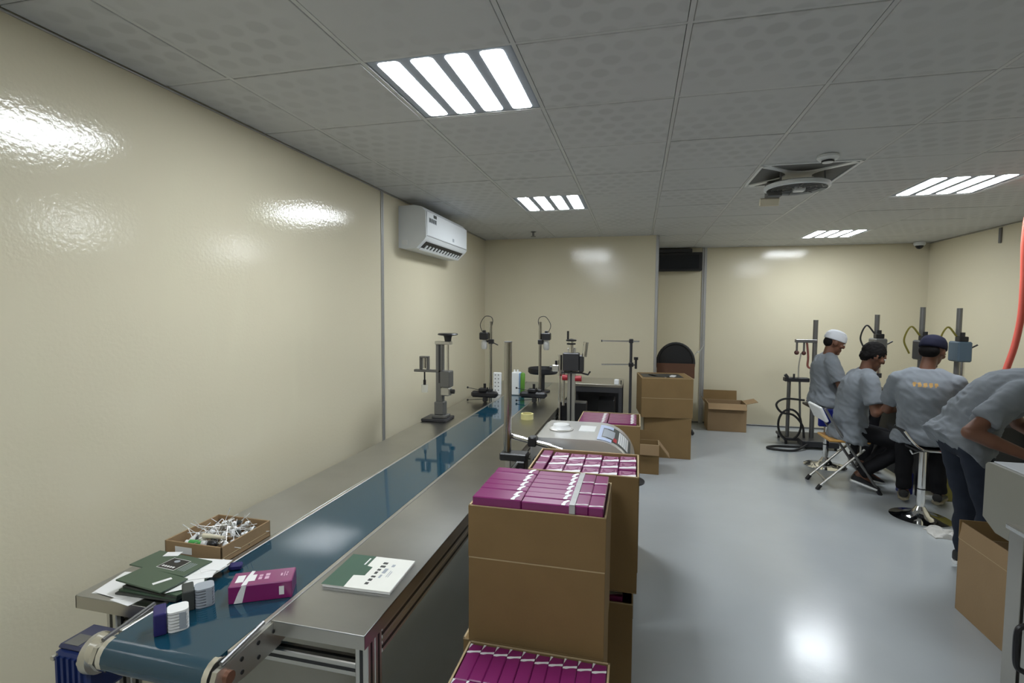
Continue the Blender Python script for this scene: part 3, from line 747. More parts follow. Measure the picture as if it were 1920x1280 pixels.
for k in range(4):
    sheet('paper_sheet', ['white paper at the belt side of the green pile, lowest', 'white paper at the belt side of the green pile, second', 'white paper at the belt side of the green pile, third', 'white paper at the belt side of the green pile, topmost'][k], 'paper', -1.375 + .005 * k, 1.28 + .028 * k, zz, .13, .07, .5 - .12 * k, .0016, M_paper); zz += .0019
def fold_print(o, th):
    for r_ in ((-.02, .055, -.036, -.0345), (-.02, .055, .026, .0275), (-.02, -.0185, -.036, .0275), (.0535, .055, -.036, .0275)): MB().box((r_[0], r_[2], th), (r_[1], r_[3], th + .0004)).build('frame_print', M_paper, o, world=False)
    MB().box((-.0185, -.0345, th), (.0535, .026, th + .0003)).build('black_panel', M_black, o, world=False)
    for k in range(5): MB().box((-.010 + k * .011, -.026, th + .0003), (-.003 + k * .011, -.018, th + .0006)).build('lettering', M_paper, o, world=False)
    MB().ell((.012, .012, th + .0004), (.010, .008, .0006)).build('emblem', M_greyink, o, world=False)
    for k in range(4): MB().box((.065 + k * .008, -.03, th), (.067 + k * .008, .02, th + .0004)).build('fine_print', M_greyink, o, world=False)
sheet('green_folder', 'top dark green folder with a framed black panel and white lettering', 'folder', -1.475, 1.335, zz, .235, .105, -.08, .004, M_green, fold_print)
sheet('green_folder', 'glossy dark green folder lying in front of the framed one, white strip on it', 'folder', -1.44, 1.235, zz, .20, .085, -.12, .005, M_green, lambda o, th: MB().box((.035, -.022, th), (.048, .028, th + .0004), M=rot_at((.04, 0, th), -.4)).build('white_strip', M_paper, o, world=False))
sheet('paper_slip', 'white slip lying across the framed green folder', 'paper', -1.52, 1.383, zz + .0045, .05, .03, .3, .001, M_paper)
for k, (x_, y_, a_, b_, r__) in enumerate(((-1.335, 1.255, .10, .075, .75), (-1.345, 1.30, .11, .06, .55), (-1.335, 1.36, .075, .06, .9))):
    sheet('paper_sheet', ['white folded paper overhanging the belt beside the green pile, nearest', 'white folded paper overhanging the belt beside the green pile, middle one', 'white folded paper overhanging the belt below the cardboard tray'][k], 'paper', x_, y_, zz - .006 + .0018 * k, a_, b_, r__, .0015, M_paper)
# stacked packs on the belt edge
def pack(label, x, y, rz, ncards, wide, m1, m2):
    o = thing('card_pack', label, 'pack', (x, y, ZT)); o.rotation_euler = (0, 0, rz)
    MB().box((-.038, -.022, 0), (-.008, .04, .060), .004, 2).build('sleeve', m1, o, world=False)
    for k in range(ncards):
        MB().prism(stadium(.018, .0, .05, wide, .014), .001 + k * .0083, .001 + k * .0083 + .0056, 'Z').build('card', m2, o, world=False)
    MB().box((.020, -wide / 2 - .001, .006), (.036, -wide / 2, .052)).build('label_sticker', M_greyink, o, world=False)
    return o
pack('navy sleeve with a stack of white ribbed cards on the belt edge', -1.222, 1.098, .83, 7, .05, M_navy, M_paper)
pack('grey ribbed pack with white label behind the navy one on the belt', -1.245, 1.21, .83, 7, .05, M_ink, M_greyink)
solo(MB().box((-1.315, 1.40, ZT + .002), (-1.275, 1.43, ZT + .02), .004, M=rot_at((-1.3, 1.41, ZT), .5)), 'navy_scrap', M_navy, 'small navy card scrap beside the papers at the belt edge', 'scrap')
# yellow tape roll
tr = MB(); n = 28; prof_ = [(.038, 0), (.052, 0), (.052, .045), (.038, .045)]
for i in range(n): pass
rr_ = [[Vector((-.862 + r_ * math.cos(2 * PI * i / n), 4.07 + r_ * math.sin(2 * PI * i / n), ZT + .001 + z_)) for i in range(n)] for r_, z_ in prof_ + prof_[:1]]
tr.ring_loft(rr_, cap=False)
bmesh.ops.remove_doubles(tr.bm, verts=tr.bm.verts[:], dist=1e-5)
solo(tr, 'tape_roll', M_yellow, 'yellow roll of tape on the right shelf near the far end', 'tape roll', smooth=True)

# ================================================================== MACHINES ALONG THE CONVEYOR
def part(root, name, m, fn, smooth=False):
    """build one part; separate solids become separate parts of the same name"""
    b = MB(); fn(b); bm = b.bm
    seen = set(); isl = []
    for v in bm.verts:
        if v in seen: continue
        st = [v]; comp = []; seen.add(v)
        while st:
            q_ = st.pop(); comp.append(q_)
            for e in q_.link_edges:
                o_ = e.other_vert(q_)
                if o_ not in seen: seen.add(o_); st.append(o_)
        isl.append(comp)
    if len(isl) == 1: return b.build(name, m, root, smooth)
    first_ = None
    for comp in isl:
        nb = MB(); mp = {v: nb.bm.verts.new(v.co) for v in comp}
        for f_ in {f for v in comp for f in v.link_faces}: nb.bm.faces.new([mp[v] for v in f_.verts])
        o_ = nb.build(name, m, root, smooth); first_ = first_ or o_
    bm.free(); return first_
# column press with hand wheel
q = thing('label_head_stand', 'steel column stand with black hand wheel on the left shelf', 'stand', (-1.53, 3.85, ZT + .001))
zb = ZT + .001
part(q, 'base_plate', M_darkm, lambda b: b.box((-1.66, 3.76, zb), (-1.45, 3.96, zb + .02), .003))
part(q, 'foot_block', M_grey, lambda b: b.box((-1.585, 3.80, zb + .02), (-1.465, 3.91, zb + .045), .004))
part(q, 'lower_sleeve', M_grey, lambda b: b.box((-1.57, 3.815, zb + .045), (-1.49, 3.895, zb + .15), .006))
part(q, 'column', M_grey, lambda b: b.box((-1.562, 3.832, zb + .14), (-1.504, 3.880, 1.37), .004))
part(q, 'column_groove', M_darkm, lambda b: b.box((-1.537, 3.830, zb + .30), (-1.522, 3.833, 1.36)))
part(q, 'lead_screw', M_steelb, lambda b: b.cyl((-1.465, 3.85, 1.0), (-1.465, 3.85, 1.38), .009), True)
part(q, 'carriage', M_grey, lambda b: b.box((-1.515, 3.80, 1.02), (-1.435, 3.90, 1.15), .006))
part(q, 'clamp_block', M_alu, lambda b: b.box((-1.505, 3.79, .955), (-1.43, 3.86, 1.02), .008))
part(q, 'clamp_knob', M_black, lambda b: b.cyl((-1.425, 3.82, .99), (-1.40, 3.82, .99), .018), True)
part(q, 'top_bracket', M_alu, lambda b: b.box((-1.565, 3.82, 1.36), (-1.44, 3.89, 1.385), .003))
hw = part(q, 'hand_wheel', M_black, lambda b: b.lathe([(.001, 0), (.025, 0), (.03, .03), (.035, .045), (.075, .05), (.082, .056), (.075, .064), (.02, .062), (.001, .062)], (-1.465, 3.85, 1.385)), True)
part(q, 'arm', M_grey, lambda b: b.box((-1.75, 3.83, 1.135), (-1.50, 3.87, 1.155), .003))
part(q, 'sensor_frame', M_grey, lambda b: (b.box((-1.70, 3.825, 1.155), (-1.69, 3.875, 1.26), .002), b.box((-1.64, 3.825, 1.155), (-1.63, 3.875, 1.26), .002), b.box((-1.70, 3.825, 1.25), (-1.63, 3.875, 1.262), .002)))
part(q, 'sensor', M_steelb, lambda b: b.cyl((-1.665, 3.85, 1.165), (-1.665, 3.85, 1.25), .012), True)
part(q, 'probe', M_black, lambda b: (b.cyl((-1.665, 3.85, 1.04), (-1.665, 3.85, 1.14), .006), b.cyl((-1.665, 3.85, 1.03), (-1.665, 3.85, 1.07), .011)), True)
part(q, 'clear_cup', mat('clear_plastic', (.75, .75, .68), .2, alpha=.5), lambda b: b.cyl((-1.665, 3.85, .97), (-1.665, 3.85, 1.03), .026, seg=16), True)

# pole with lamp head, twice (left and right of the belt)
def lamp_pole(label, x, y, hx, side):
    r_ = thing('camera_pole', label, 'pole stand', (x, y, ZT))
    part(r_, 'pole', M_pole, lambda b: b.cyl((x, y, ZT + .003), (x, y, 1.53), .0145), True)
    part(r_, 'foot_clamp', M_black, lambda b: (b.box((x - .02, y - .025, ZT + .09), (x + .02, y + .025, ZT + .13), .006), b.box((x - .19, y - .04, ZT + .045), (x + .07, y + .04, ZT + .105), .018), b.box((x - .11, y - .045, ZT + .105), (x - .03, y + .03, ZT + .135), .006)))
    part(r_, 'clamp_jaw', M_black, lambda b: (b.box((x - .07, y - .035, ZT + .005), (x - .03, y + .03, ZT + .055), .006), b.cyl((x - .055, y - .01, ZT + .09), (x - .055, y - .01, ZT + .18), .013), b.cyl((x - .035, y + .01, ZT + .09), (x - .035, y + .01, ZT + .14), .007)), True)
    part(r_, 'thumb_screw', M_black, lambda b: (b.cyl((x - .22, y - .02, ZT + .135), (x - .06, y - .02, ZT + .11), .003), b.ell((x - .225, y - .02, ZT + .137), (.010, .010, .010)), b.cyl((x - .22, y - .02, ZT + .015), (x - .06, y - .02, ZT + .03), .003), b.ell((x - .225, y - .02, ZT + .015), (.010, .010, .010))), True)
    part(r_, 'head', M_black, lambda b: (b.box((hx - .042, y - .035, 1.355), (hx + .042, y + .035, 1.425), .008), b.box((hx - .015, y - .015, 1.425), (hx + .015, y + .015, 1.445), .004)))
    part(r_, 'head_clamp', M_black, lambda b: (b.box((x - .02, y - .02, 1.315), (x + .03, y + .02, 1.36), .005), b.tube([(x + .02, y, 1.33), (x + .075, y - .01, 1.305)], .005), b.box((min(hx, x) - .01, y - .01, 1.33), (max(hx, x) + .01, y + .01, 1.35))))
    part(r_, 'lens', mat('clear_lens', (.6, .6, .58), .15, alpha=.75), lambda b: b.lathe([(.001, .0), (.022, 0), (.03, .02), (.028, .075), (.02, .09), (.001, .09)], (hx, y, 1.262)), True)
    part(r_, 'cable', M_black, lambda b: b.tube(spline([(hx - .02 * side, y, 1.43), (hx - .04 * side, y, 1.50), (hx + .005 * side, y, 1.575), (x + .0, y, 1.575), (x + .02 * side, y, 1.54), (x + .012 * side, y, 1.49)]), .0035, 6), True)
    return r_
lamp_pole('chrome pole with black sensor head at the left edge of the belt', -1.37, 4.75, -1.435, 1)
lamp_pole('chrome pole with black sensor head on the right shelf', -.905, 4.85, -.845, -1)

# extension sockets, green clip, black tray on the belt end
q = thing('power_strip', 'white multi-socket power strip standing at the far end of the belt', 'power strip', (-1.42, 5.2, ZT))
part(q, 'body', M_white, lambda b: b.box((-1.47, 5.19, ZT + .001), (-1.385, 5.23, .985), .006))
for k in range(5):
    for xx in (-1.445, -1.41):
        part(q, 'socket', M_ink, lambda b: (b.cyl((xx, 5.1895, .80 + k * .04), (xx, 5.188, .80 + k * .04), .006, seg=8)))
q = thing('control_box', 'white control box with blue edge behind the steel post', 'box', (-1.22, 5.25, ZT))
part(q, 'body', M_white, lambda b: b.box((-1.28, 5.22, ZT + .001), (-1.195, 5.32, .99), .006))
part(q, 'blue_edge', mat('blue_edge', (.25, .38, .62), .4), lambda b: b.box((-1.197, 5.219, ZT + .02), (-1.182, 5.30, .985), .003))
part(q, 'button', M_white, lambda b: (b.cyl((-1.255, 5.26, .99), (-1.255, 5.26, 1.015), .010), b.cyl((-1.22, 5.26, .99), (-1.22, 5.26, 1.015), .010)), True)
solo(MB().capsule((-1.155, 5.20, .778), (-1.15, 5.20, .97), .024, .026), 'green_bottle', M_greenpl, 'green plastic bottle beside the white control box', 'bottle', smooth=True, origin=(-1.155, 5.2, ZT))
q = thing('round_tray', 'black round tray on the belt end in front of the inner wall', 'tray', (-1.0, 5.55, ZT))
part(q, 'disc', M_black, lambda b: b.lathe([(.001, .20), (.15, .20), (.165, .215), (.165, .26), (.158, .265), (.15, .225), (.001, .222)], (-1.0, 5.55, ZT)), True)
part(q, 'stem', M_darkm, lambda b: (b.cyl((-1.0, 5.55, ZT + .003), (-1.0, 5.55, ZT + .20), .02), b.cyl((-1.0, 5.55, ZT + .003), (-1.0, 5.55, ZT + .015), .08)), True)

# chrome post with clamp beside the right shelf
q = thing('clamp_post', 'thick chrome post with black clamp and rods beside the right shelf', 'post', (-.655, 2.60, 0))
part(q, 'post', M_pole, lambda b: b.cyl((-.655, 2.60, .87), (-.655, 2.60, 1.463), .0205, seg=24), True)
part(q, 'post_cap', M_grey, lambda b: b.cyl((-.655, 2.60, 1.463), (-.655, 2.60, 1.468), .022), True)
part(q, 'clamp', M_black, lambda b: b.box((-.69, 2.56, .845), (-.545, 2.64, .885), .006))
part(q, 'clamp_screw', M_black, lambda b: (b.box((-.60, 2.55, .76), (-.55, 2.64, .85), .006), b.box((-.52, 2.60, .80), (-.44, 2.66, .86), .008), b.cyl((-.57, 2.55, .80), (-.57, 2.50, .80), .018)))
part(q, 'leg', M_alu, lambda b: b.box((-.665, 2.585, .02), (-.635, 2.615, .85), .003))
part(q, 'foot', M_black, lambda b: b.box((-.69, 2.50, 0), (-.60, 2.70, .02), .003))
part(q, 'rod', M_chrome, lambda b: b.cyl((-.66, 2.63, .965), (-.36, 2.60, .915), .014), True)
part(q, 'rod', M_chrome, lambda b: b.cyl((-.63, 2.46, .80), (-.56, 2.64, .87), .010), True)
part(q, 'rod_joint', M_black, lambda b: (b.box((-.545, 2.59, .92), (-.50, 2.65, .97), .006), b.cyl((-.40, 2.60, .90), (-.33, 2.595, .89), .02)), True)

# shiny steel machine
q = thing('steel_machine', 'shiny stainless machine with curved end, warning sticker and white dial', 'machine', (-.25, 2.85, 0))
pr = [(-.545, .03), (-.545, .90), (-.53, .94), (-.505, .955), (-.20, .958)]
for k in range(1, 9):
    a = PI / 2 - k / 8 * PI / 2 * .92
    pr.append((-.20 + .20 * math.cos(a), .758 + .20 * math.sin(a)))
pr += [(.008, .70), (.008, .03)]
part(q, 'housing', M_machine, lambda b: b.prism(pr, 2.668, 3.12), True)
part(q, 'leg_frame', M_grey, lambda b: b.box((-.52, 2.68, 0), (-.01, 3.08, .03)))
part(q, 'dial', M_white, lambda b: b.lathe([(.001, 0), (.058, 0), (.058, .008), (.048, .018), (.045, .03), (.001, .032)], (-.41, 2.88, .957)), True)
part(q, 'dial_ring', M_alu, lambda b: b.lathe([(.055, 0), (.068, 0), (.068, .006), (.055, .009)], (-.41, 2.88, .957)), True)
part(q, 'plate', M_white, lambda b: b.box((-.31, 2.86, .9575), (-.22, 3.0, .9595), .001))
def arcpt(t_, off=.0012):
    a = PI / 2 - t_; return (-.20 + (.20 + off) * math.cos(a), .758 + (.20 + off) * math.sin(a))
def sticker(name, m, t0, t1, ya, yb, off=.0008, n=5):
    b = MB(); top = [arcpt(t0 + (t1 - t0) * k / n, off + .0006) for k in range(n + 1)]; bot_ = [arcpt(t0 + (t1 - t0) * k / n, off - .0004) for k in range(n + 1)]
    ya, yb = 2.69 + (ya - 2.615) * 1.9, 2.69 + (yb - 2.615) * 1.9
    b.prism(top + bot_[::-1], ya, yb); return b.build(name, m, q)
sticker('sticker_backing', M_ink, .25, 1.05, 2.63, 2.80)
sticker('sticker_blue_print', M_lblue, .04, .40, 2.615, 2.645, .002); sticker('sticker_blue_print', M_lblue, .04, .40, 2.765, 2.80, .002); sticker('sticker_blue_print', M_lblue, .02, .12, 2.615, 2.80, .002)
sticker('sticker_table', M_paper, .58, .92, 2.65, 2.785, .002); sticker('sticker_red_print', M_red, .44, .54, 2.64, 2.68, .002)
sticker('sticker_window', M_greyink, .14, .46, 2.66, 2.75, .0018)
for k in range(4): sticker('table_line', M_greyink, .62 + k * .07, .635 + k * .07, 2.655, 2.78, .0028)

# capping machine right of the belt
q = thing('capping_machine', 'tall capping machine with hand crank and red knobs beyond the steel machine', 'machine', (-.58, 4.6, 0))
part(q, 'column', M_alu, lambda b: b.box((-.61, 4.62, .03), (-.54, 4.69, 1.30), .004))
part(q, 'column_groove', M_darkm, lambda b: b.box((-.582, 4.617, .05), (-.568, 4.62, 1.29)))
part(q, 'foot', M_darkm, lambda b: b.box((-.68, 4.50, 0), (-.44, 4.80, .03), .004))
part(q, 'head_block', M_darkm, lambda b: (b.box((-.645, 4.55, 1.10), (-.50, 4.65, 1.26), .006), b.box((-.50, 4.57, 1.09), (-.46, 4.64, 1.24), .006)))
part(q, 'cylinder', M_steelb, lambda b: (b.cyl((-.675, 4.59, 1.05), (-.675, 4.59, 1.24), .022), b.cyl((-.455, 4.58, 1.23), (-.44, 4.58, 1.36), .022)), True)
part(q, 'side_block', M_alu, lambda b: b.box((-.74, 4.56, 1.09), (-.68, 4.63, 1.15), .006))
part(q, 'side_knob', M_black, lambda b: (b.cyl((-.765, 4.59, 1.12), (-.74, 4.59, 1.12), .02), b.cyl((-.70, 4.55, 1.15), (-.70, 4.55, 1.19), .012)), True)
part(q, 'spindle', M_steelb, lambda b: b.cyl((-.575, 4.6, 1.26), (-.575, 4.6, 1.37), .022), True)
part(q, 'crank', M_black, lambda b: (b.lathe([(.001, 0), (.045, 0), (.048, .012), (.001, .022)], (-.575, 4.6, 1.365)), b.lathe([(.001, 0), (.04, 0), (.04, .012), (.001, .014)], (-.575, 4.6, 1.335)), b.cyl((-.605, 4.6, 1.38), (-.605, 4.6, 1.455), .009)), True)
part(q, 'red_knob', M_red, lambda b: (b.cyl((-.645, 4.56, 1.04), (-.60, 4.56, 1.04), .026), b.cyl((-.53, 4.56, 1.035), (-.475, 4.56, 1.035), .026)), True)
part(q, 'guide_rod', M_chrome, lambda b: (b.cyl((-.675, 4.6, .55), (-.675, 4.6, 1.10), .010), b.cyl((-.64, 4.6, .78), (-.64, 4.6, 1.10), .013)), True)
part(q, 'cross_bar', M_darkm, lambda b: b.box((-.76, 4.58, 1.075), (-.47, 4.64, 1.09), .002))
part(q, 'lower_body', M_black, lambda b: b.box((-.68, 4.66, .03), (-.44, 4.79, .80), .006))
part(q, 'stopper', M_black, lambda b: b.cyl((-.66, 4.6, .44), (-.66, 4.6, .56), .028), True)
part(q, 'lever', M_darkm, lambda b: b.tube([(-.48, 4.6, 1.08), (-.42, 4.58, 1.07), (-.40, 4.58, 1.10)], .008), True)

# steel frame table
q = thing('frame_table', 'low steel frame table behind the capping machine, clutter underneath', 'table', (-.43, 5.65, 0))
part(q, 'top', M_steel, lambda b: b.box((-.68, 5.40, .845), (-.14, 5.95, .875), .003))
for xx in (-.66, -.16):
    for yy in (5.42, 5.93): part(q, 'leg', M_darkm, lambda b: b.box((xx - .018, yy - .018, 0), (xx + .018, yy + .018, .845), .002))
part(q, 'apron', M_darkm, lambda b: b.box((-.65, 5.405, .79), (-.17, 5.425, .845)))
part(q, 'lower_shelf', M_darkm, lambda b: b.box((-.66, 5.42, .20), (-.16, 5.93, .22)))
part(q, 'back_sheet', M_darkm, lambda b: b.box((-.66, 5.925, .22), (-.16, 5.935, .845)))
q2 = thing('motor_unit', 'dark motor unit standing on the lower shelf of the frame table', 'motor', (-.30, 5.62, .22))
part(q2, 'housing', M_black, lambda b: b.box((-.40, 5.50, .221), (-.22, 5.75, .70), .01))
part(q2, 'flange', M_grey, lambda b: (b.cyl((-.31, 5.499, .42), (-.31, 5.47, .42), .06), b.box((-.37, 5.48, .30), (-.25, 5.50, .36), .004)), True)
q2 = thing('switch_box', 'small white switch box on the corner of the frame table', 'switch', (-.20, 5.44, .875))
part(q2, 'body', M_white, lambda b: b.box((-.225, 5.41, .8755), (-.175, 5.46, .93), .006))
part(q2, 'lever', M_black, lambda b: b.box((-.16, 5.43, .8755), (-.15, 5.45, .92), .002))

# rod stand
q = thing('rod_stand', 'dark vertical stand with two chrome cross rods before the inner wall', 'stand', (-.055, 5.0, 0))
part(q, 'post', M_darkm, lambda b: b.cyl((-.055, 5.0, .02), (-.055, 5.0, 1.37), .013), True)
part(q, 'base', M_darkm, lambda b: b.lathe([(.001, 0), (.15, 0), (.15, .015), (.03, .025), (.001, .025)], (-.055, 5.0, 0)), True)
part(q, 'cross_rod', M_chrome, lambda b: b.cyl((-.335, 4.99, 1.352), (.02, 5.0, 1.352), .007), True)
part(q, 'cross_rod', M_chrome, lambda b: b.cyl((-.33, 4.99, 1.125), (-.05, 5.0, 1.132), .007), True)
part(q, 'joint', M_black, lambda b: (b.box((-.075, 4.98, 1.335), (-.035, 5.02, 1.375), .005), b.box((-.075, 4.98, 1.11), (-.03, 5.02, 1.15), .005), b.cyl((-.335, 4.99, 1.352), (-.325, 4.99, 1.352), .011)), True)
part(q, 'handle', M_black, lambda b: (b.cyl((-.008, 4.97, 1.095), (-.008, 4.97, 1.18), .011), b.cyl((-.008, 4.97, 1.18), (-.008, 4.97, 1.205), .02), b.cyl((-.05, 5.0, 1.13), (-.008, 4.97, 1.13), .006)), True)

# dark round-backed chair behind the stacked cartons
q = thing('office_chair', 'black round-backed chair behind the stacked cartons in the alcove', 'chair', (.48, 6.95, 0))
part(q, 'backrest', M_black, lambda b: b.prism([(.48 + .225 * math.cos(a), .99 + .25 * math.sin(a)) for a in [2 * PI * k / 32 for k in range(32)]], 6.84, 6.90), True)
part(q, 'back_rim', M_rubber, lambda b: b.tube([(.48 + .222 * math.cos(a), 6.84, .99 + .247 * math.sin(a)) for a in [2 * PI * k / 36 for k in range(36)]], .018, 8, True), True)
part(q, 'seat', M_black, lambda b: b.box((.26, 6.86, .46), (.70, 7.28, .54), .03, 3))
part(q, 'gas_column', M_darkm, lambda b: b.cyl((.48, 7.07, .08), (.48, 7.07, .46), .025), True)
part(q, 'back_bar', M_darkm, lambda b: b.box((.45, 6.90, .50), (.51, 6.93, .95), .004))
for k in range(5):
    a = 2 * PI * k / 5 + .3
    part(q, 'foot', M_darkm, lambda b: (b.tube([(.48, 7.07, .09), (.48 + .27 * math.cos(a), 7.07 + .27 * math.sin(a), .06)], .018), b.ell((.48 + .27 * math.cos(a), 7.07 + .27 * math.sin(a), .03), (.025, .025, .03))), True)
solo(MB().box((.25, 6.80, .80), (.71, 6.815, .985), .002, M=rot_at((.48, 6.81, .9), -.06, 'X')), 'cardboard_sheet', mat('dark_cardboard', (.12, .055, .03), .8), 'dark brown cardboard sheet leaning on the round-backed chair', 'cardboard', origin=(.48, 6.8, .8))
solo(MB().tube(spline([(.70, 6.85, 1.08), (.745, 6.85, 1.14), (.76, 6.86, 1.13), (.82, 6.87, 1.22)]), .006, 6), 'white_wire', mat('pale_wire', (.55, .55, .5), .5), 'pale bent wire sticking up beside the round-backed chair', 'wire', smooth=True)

# ================================================================== RIGHT FOREGROUND
q = thing('grey_machine', 'grey painted machine with pale top at the right edge, below the bent worker', 'machine', (1.95, 2.65, 0))
part(q, 'body', M_greymach, lambda b: b.prism([(2.44, .62), (2.78, .62), (2.872, .665), (2.872, .915), (2.855, .93), (2.44, .93)], 1.62, 2.30, 'X'))
part(q, 'top_plate', mat('pale_top', (.55, .57, .60), .3), lambda b: b.box((1.64, 2.44, .93), (2.30, 2.852, .936), .002))
part(q, 'pedestal', M_greymach, lambda b: b.box((1.85, 2.45, 0), (2.28, 2.74, .62), .004))
part(q, 'slot', M_black, lambda b: b.box((1.72, 2.66, .936), (1.80, 2.70, .9375)))
q = thing('steel_cabinet', 'stainless steel cabinet with black handle at the bottom right corner', 'cabinet', (1.78, 2.0, 0))
part(q, 'body', M_steel, lambda b: b.box((1.465, 1.60, .03), (2.15, 2.40, .775), .003))
part(q, 'top', M_steelb, lambda b: b.box((1.44, 1.58, .775), (2.17, 2.415, .795), .003))
part(q, 'corner_post', M_steel, lambda b: b.box((1.448, 2.325, 0), (1.47, 2.405, .776), .002))
part(q, 'door', M_steel, lambda b: b.box((1.452, 1.62, .06), (1.466, 2.312, .765), .003))
part(q, 'door_gap', M_black, lambda b: b.box((1.462, 2.31, .04), (1.4655, 2.326, .77)))
part(q, 'handle', M_black, lambda b: b.tube(spline([(1.452, 2.29, .45), (1.425, 2.288, .43), (1.42, 2.286, .36), (1.425, 2.284, .29), (1.452, 2.282, .27)]), .010, 8), True)
# rags on the floor
rg = MB(); rnd = random.Random(5)
N_ = 22
vs = [[None] * N_ for _ in range(N_)]
for i in range(N_):
    for j in range(N_):
        u, v = i / (N_ - 1), j / (N_ - 1)
        x = 2.13 + u * .30 + .03 * noise.noise((u * 3, v * 3, 1)); y = 4.27 + v * .17 + .04 * noise.noise((u * 3, v * 3, 5))
        zz_ = .008 + .065 * max(0, noise.noise((u * 5, v * 5, 9)) + .35) * (math.sin(u * PI) * math.sin(v * PI)) ** .5
        vs[i][j] = rg.bm.verts.new((x, y, zz_))
for i in range(N_ - 1):
    for j in range(N_ - 1): rg.bm.faces.new((vs[i][j], vs[i + 1][j], vs[i + 1][j + 1], vs[i][j + 1]))
r_ = bmesh.ops.extrude_face_region(rg.bm, geom=rg.bm.faces[:])
for v in [e for e in r_['geom'] if isinstance(e, bmesh.types.BMVert)]: v.co.z = max(0.0, v.co.z - .008)
solo(rg, 'crumpled_rag', M_cloth, 'crumpled white rag on the floor by the chrome stool base', 'rag', smooth=True)

# red air hose
solo(MB().tube(spline([(2.72, 4.3, 2.56), (2.60, 4.3, 2.36), (2.575, 4.3, 2.15), (2.582, 4.3, 1.88), (2.58, 4.3, 1.625), (2.555, 4.3, 1.42), (2.515, 4.3, 1.25), (2.46, 4.3, 1.02), (2.46, 4.3, .9)]), .02, 10), 'air_hose', M_redhose, 'red air hose hanging from the ceiling at the right edge', 'hose', smooth=True, origin=(2.72, 4.3, 2.56))

# ================================================================== WORK AREA
q = thing('work_table', 'dark work table the grey-shirted workers sit around', 'table', (2.85, 5.85, 0))
part(q, 'top', M_steel, lambda b: b.box((2.44, 5.22, .745), (3.35, 6.75, .775), .004))
for xx in (2.48, 3.31):
    for yy in (5.26, 6.71): part(q, 'leg', M_darkm, lambda b: b.box((xx - .025, yy - .025, 0), (xx + .025, yy + .025, .745), .003))
part(q, 'apron', M_darkm, lambda b: (b.box((2.46, 5.24, .66), (3.33, 5.26, .745)), b.box((2.46, 5.26, .66), (2.48, 6.73, .745))))
part(q, 'front_panel', M_black, lambda b: b.box((2.50, 5.30, .04), (3.30, 5.315, .66)))  # added black sheet standing in for the deep shade under the table
part(q, 'side_panel', M_black, lambda b: b.box((2.52, 5.32, .04), (2.535, 6.68, .66)))  # second added sheet, blackens the shaded space behind the left legs
part(q, 'stretcher', M_darkm, lambda b: b.box((2.54, 5.9, .12), (3.31, 5.94, .16)))
solo(MB().box((2.34, 5.27, 0), (2.44, 5.37, .20), .01), 'blue_bin', M_bluepl, 'dark blue bin on the floor before the work table', 'bin')
solo(MB().box((2.60, 5.16, 0), (2.90, 5.28, .34), .01), 'olive_crate', M_olive, 'olive yellow crate before the work table, behind the seated worker', 'crate')

def press(label, x, y, top, body_m, extra):
    r_ = thing('bench_press', label, 'press', (x, y, .775))
    part(r_, 'base', M_darkm, lambda b: b.box((x - .10, y - .12, .776), (x + .10, y + .12, .81), .005))
    part(r_, 'column', M_grey, lambda b: b.cyl((x, y + .05, .81), (x, y + .05, top), .024, seg=16), True)
    part(r_, 'head', body_m, lambda b: b.box((x - .06, y - .08, 1.16), (x + .06, y + .10, 1.36), .012))
    part(r_, 'ram', M_steelb, lambda b: b.cyl((x, y - .04, .98), (x, y - .04, 1.16), .02), True)
    part(r_, 'valve', M_black, lambda b: (b.box((x - .04, y - .05, 1.36), (x + .04, y + .03, 1.41), .006), b.cyl((x, y - .02, 1.41), (x, y - .02, 1.45), .02)))
    part(r_, 'nozzle', M_darkm, lambda b: b.cyl((x, y - .04, .93), (x, y - .04, .98), .03), True)
    part(r_, 'lever', M_black, lambda b: b.tube([(x + .06, y, 1.28), (x + .13, y - .02, 1.33)], .008), True)
    part(r_, 'air_line', extra, lambda b: b.tube(spline([(x - .03, y + .02, 1.41), (x - .12, y, 1.50), (x - .16, y + .04, 1.36), (x - .10, y + .06, 1.22)]), .009, 6), True)
    return r_
press('bench press with thin column behind the dark-haired worker', 2.58, 6.45, 1.62, M_grey, M_darkm)
press('bench press with olive hose behind the worker in the navy cap', 2.85, 6.10, 1.70, M_darkm, M_olive)
press('bench press with blue-grey head right of the worker in the navy cap', 3.12, 6.00, 1.69, mat('blue_grey_press', (.07, .11, .15), .5), M_olive)

# pneumatic floor stand with hoses, left of the workers
q = thing('pneumatic_stand', 'floor stand with black hoses and tall column near the far wall', 'machine', (2.05, 7.1, 0))
part(q, 'base_plate', M_darkm, lambda b: (b.box((1.80, 6.95, .05), (2.35, 7.35, .085), .004), b.box((1.95, 6.75, .03), (2.35, 6.95, .10), .004)))
for (xx, yy) in ((1.83, 6.98), (1.83, 7.32), (2.32, 6.78), (2.32, 7.32)): part(q, 'foot', M_black, lambda b: b.cyl((xx, yy, 0), (xx, yy, .05), .015))
part(q, 'post', M_grey, lambda b: b.cyl((1.86, 7.05, .08), (1.86, 7.05, .80), .022), True)
part(q, 'post', M_grey, lambda b: b.cyl((2.00, 7.05, .30), (1.98, 7.05, .78), .012), True)
part(q, 'valve_block', M_darkm, lambda b: (b.box((1.80, 7.0, .78), (2.08, 7.10, .83), .006), b.cyl((1.83, 7.0, .83), (1.80, 7.0, .87), .02), b.cyl((1.90, 7.0, .83), (1.90, 7.0, .88), .012)))
part(q, 'column', M_grey, lambda b: b.cyl((2.12, 7.0, .08), (2.12, 7.0, 1.55), .027), True)
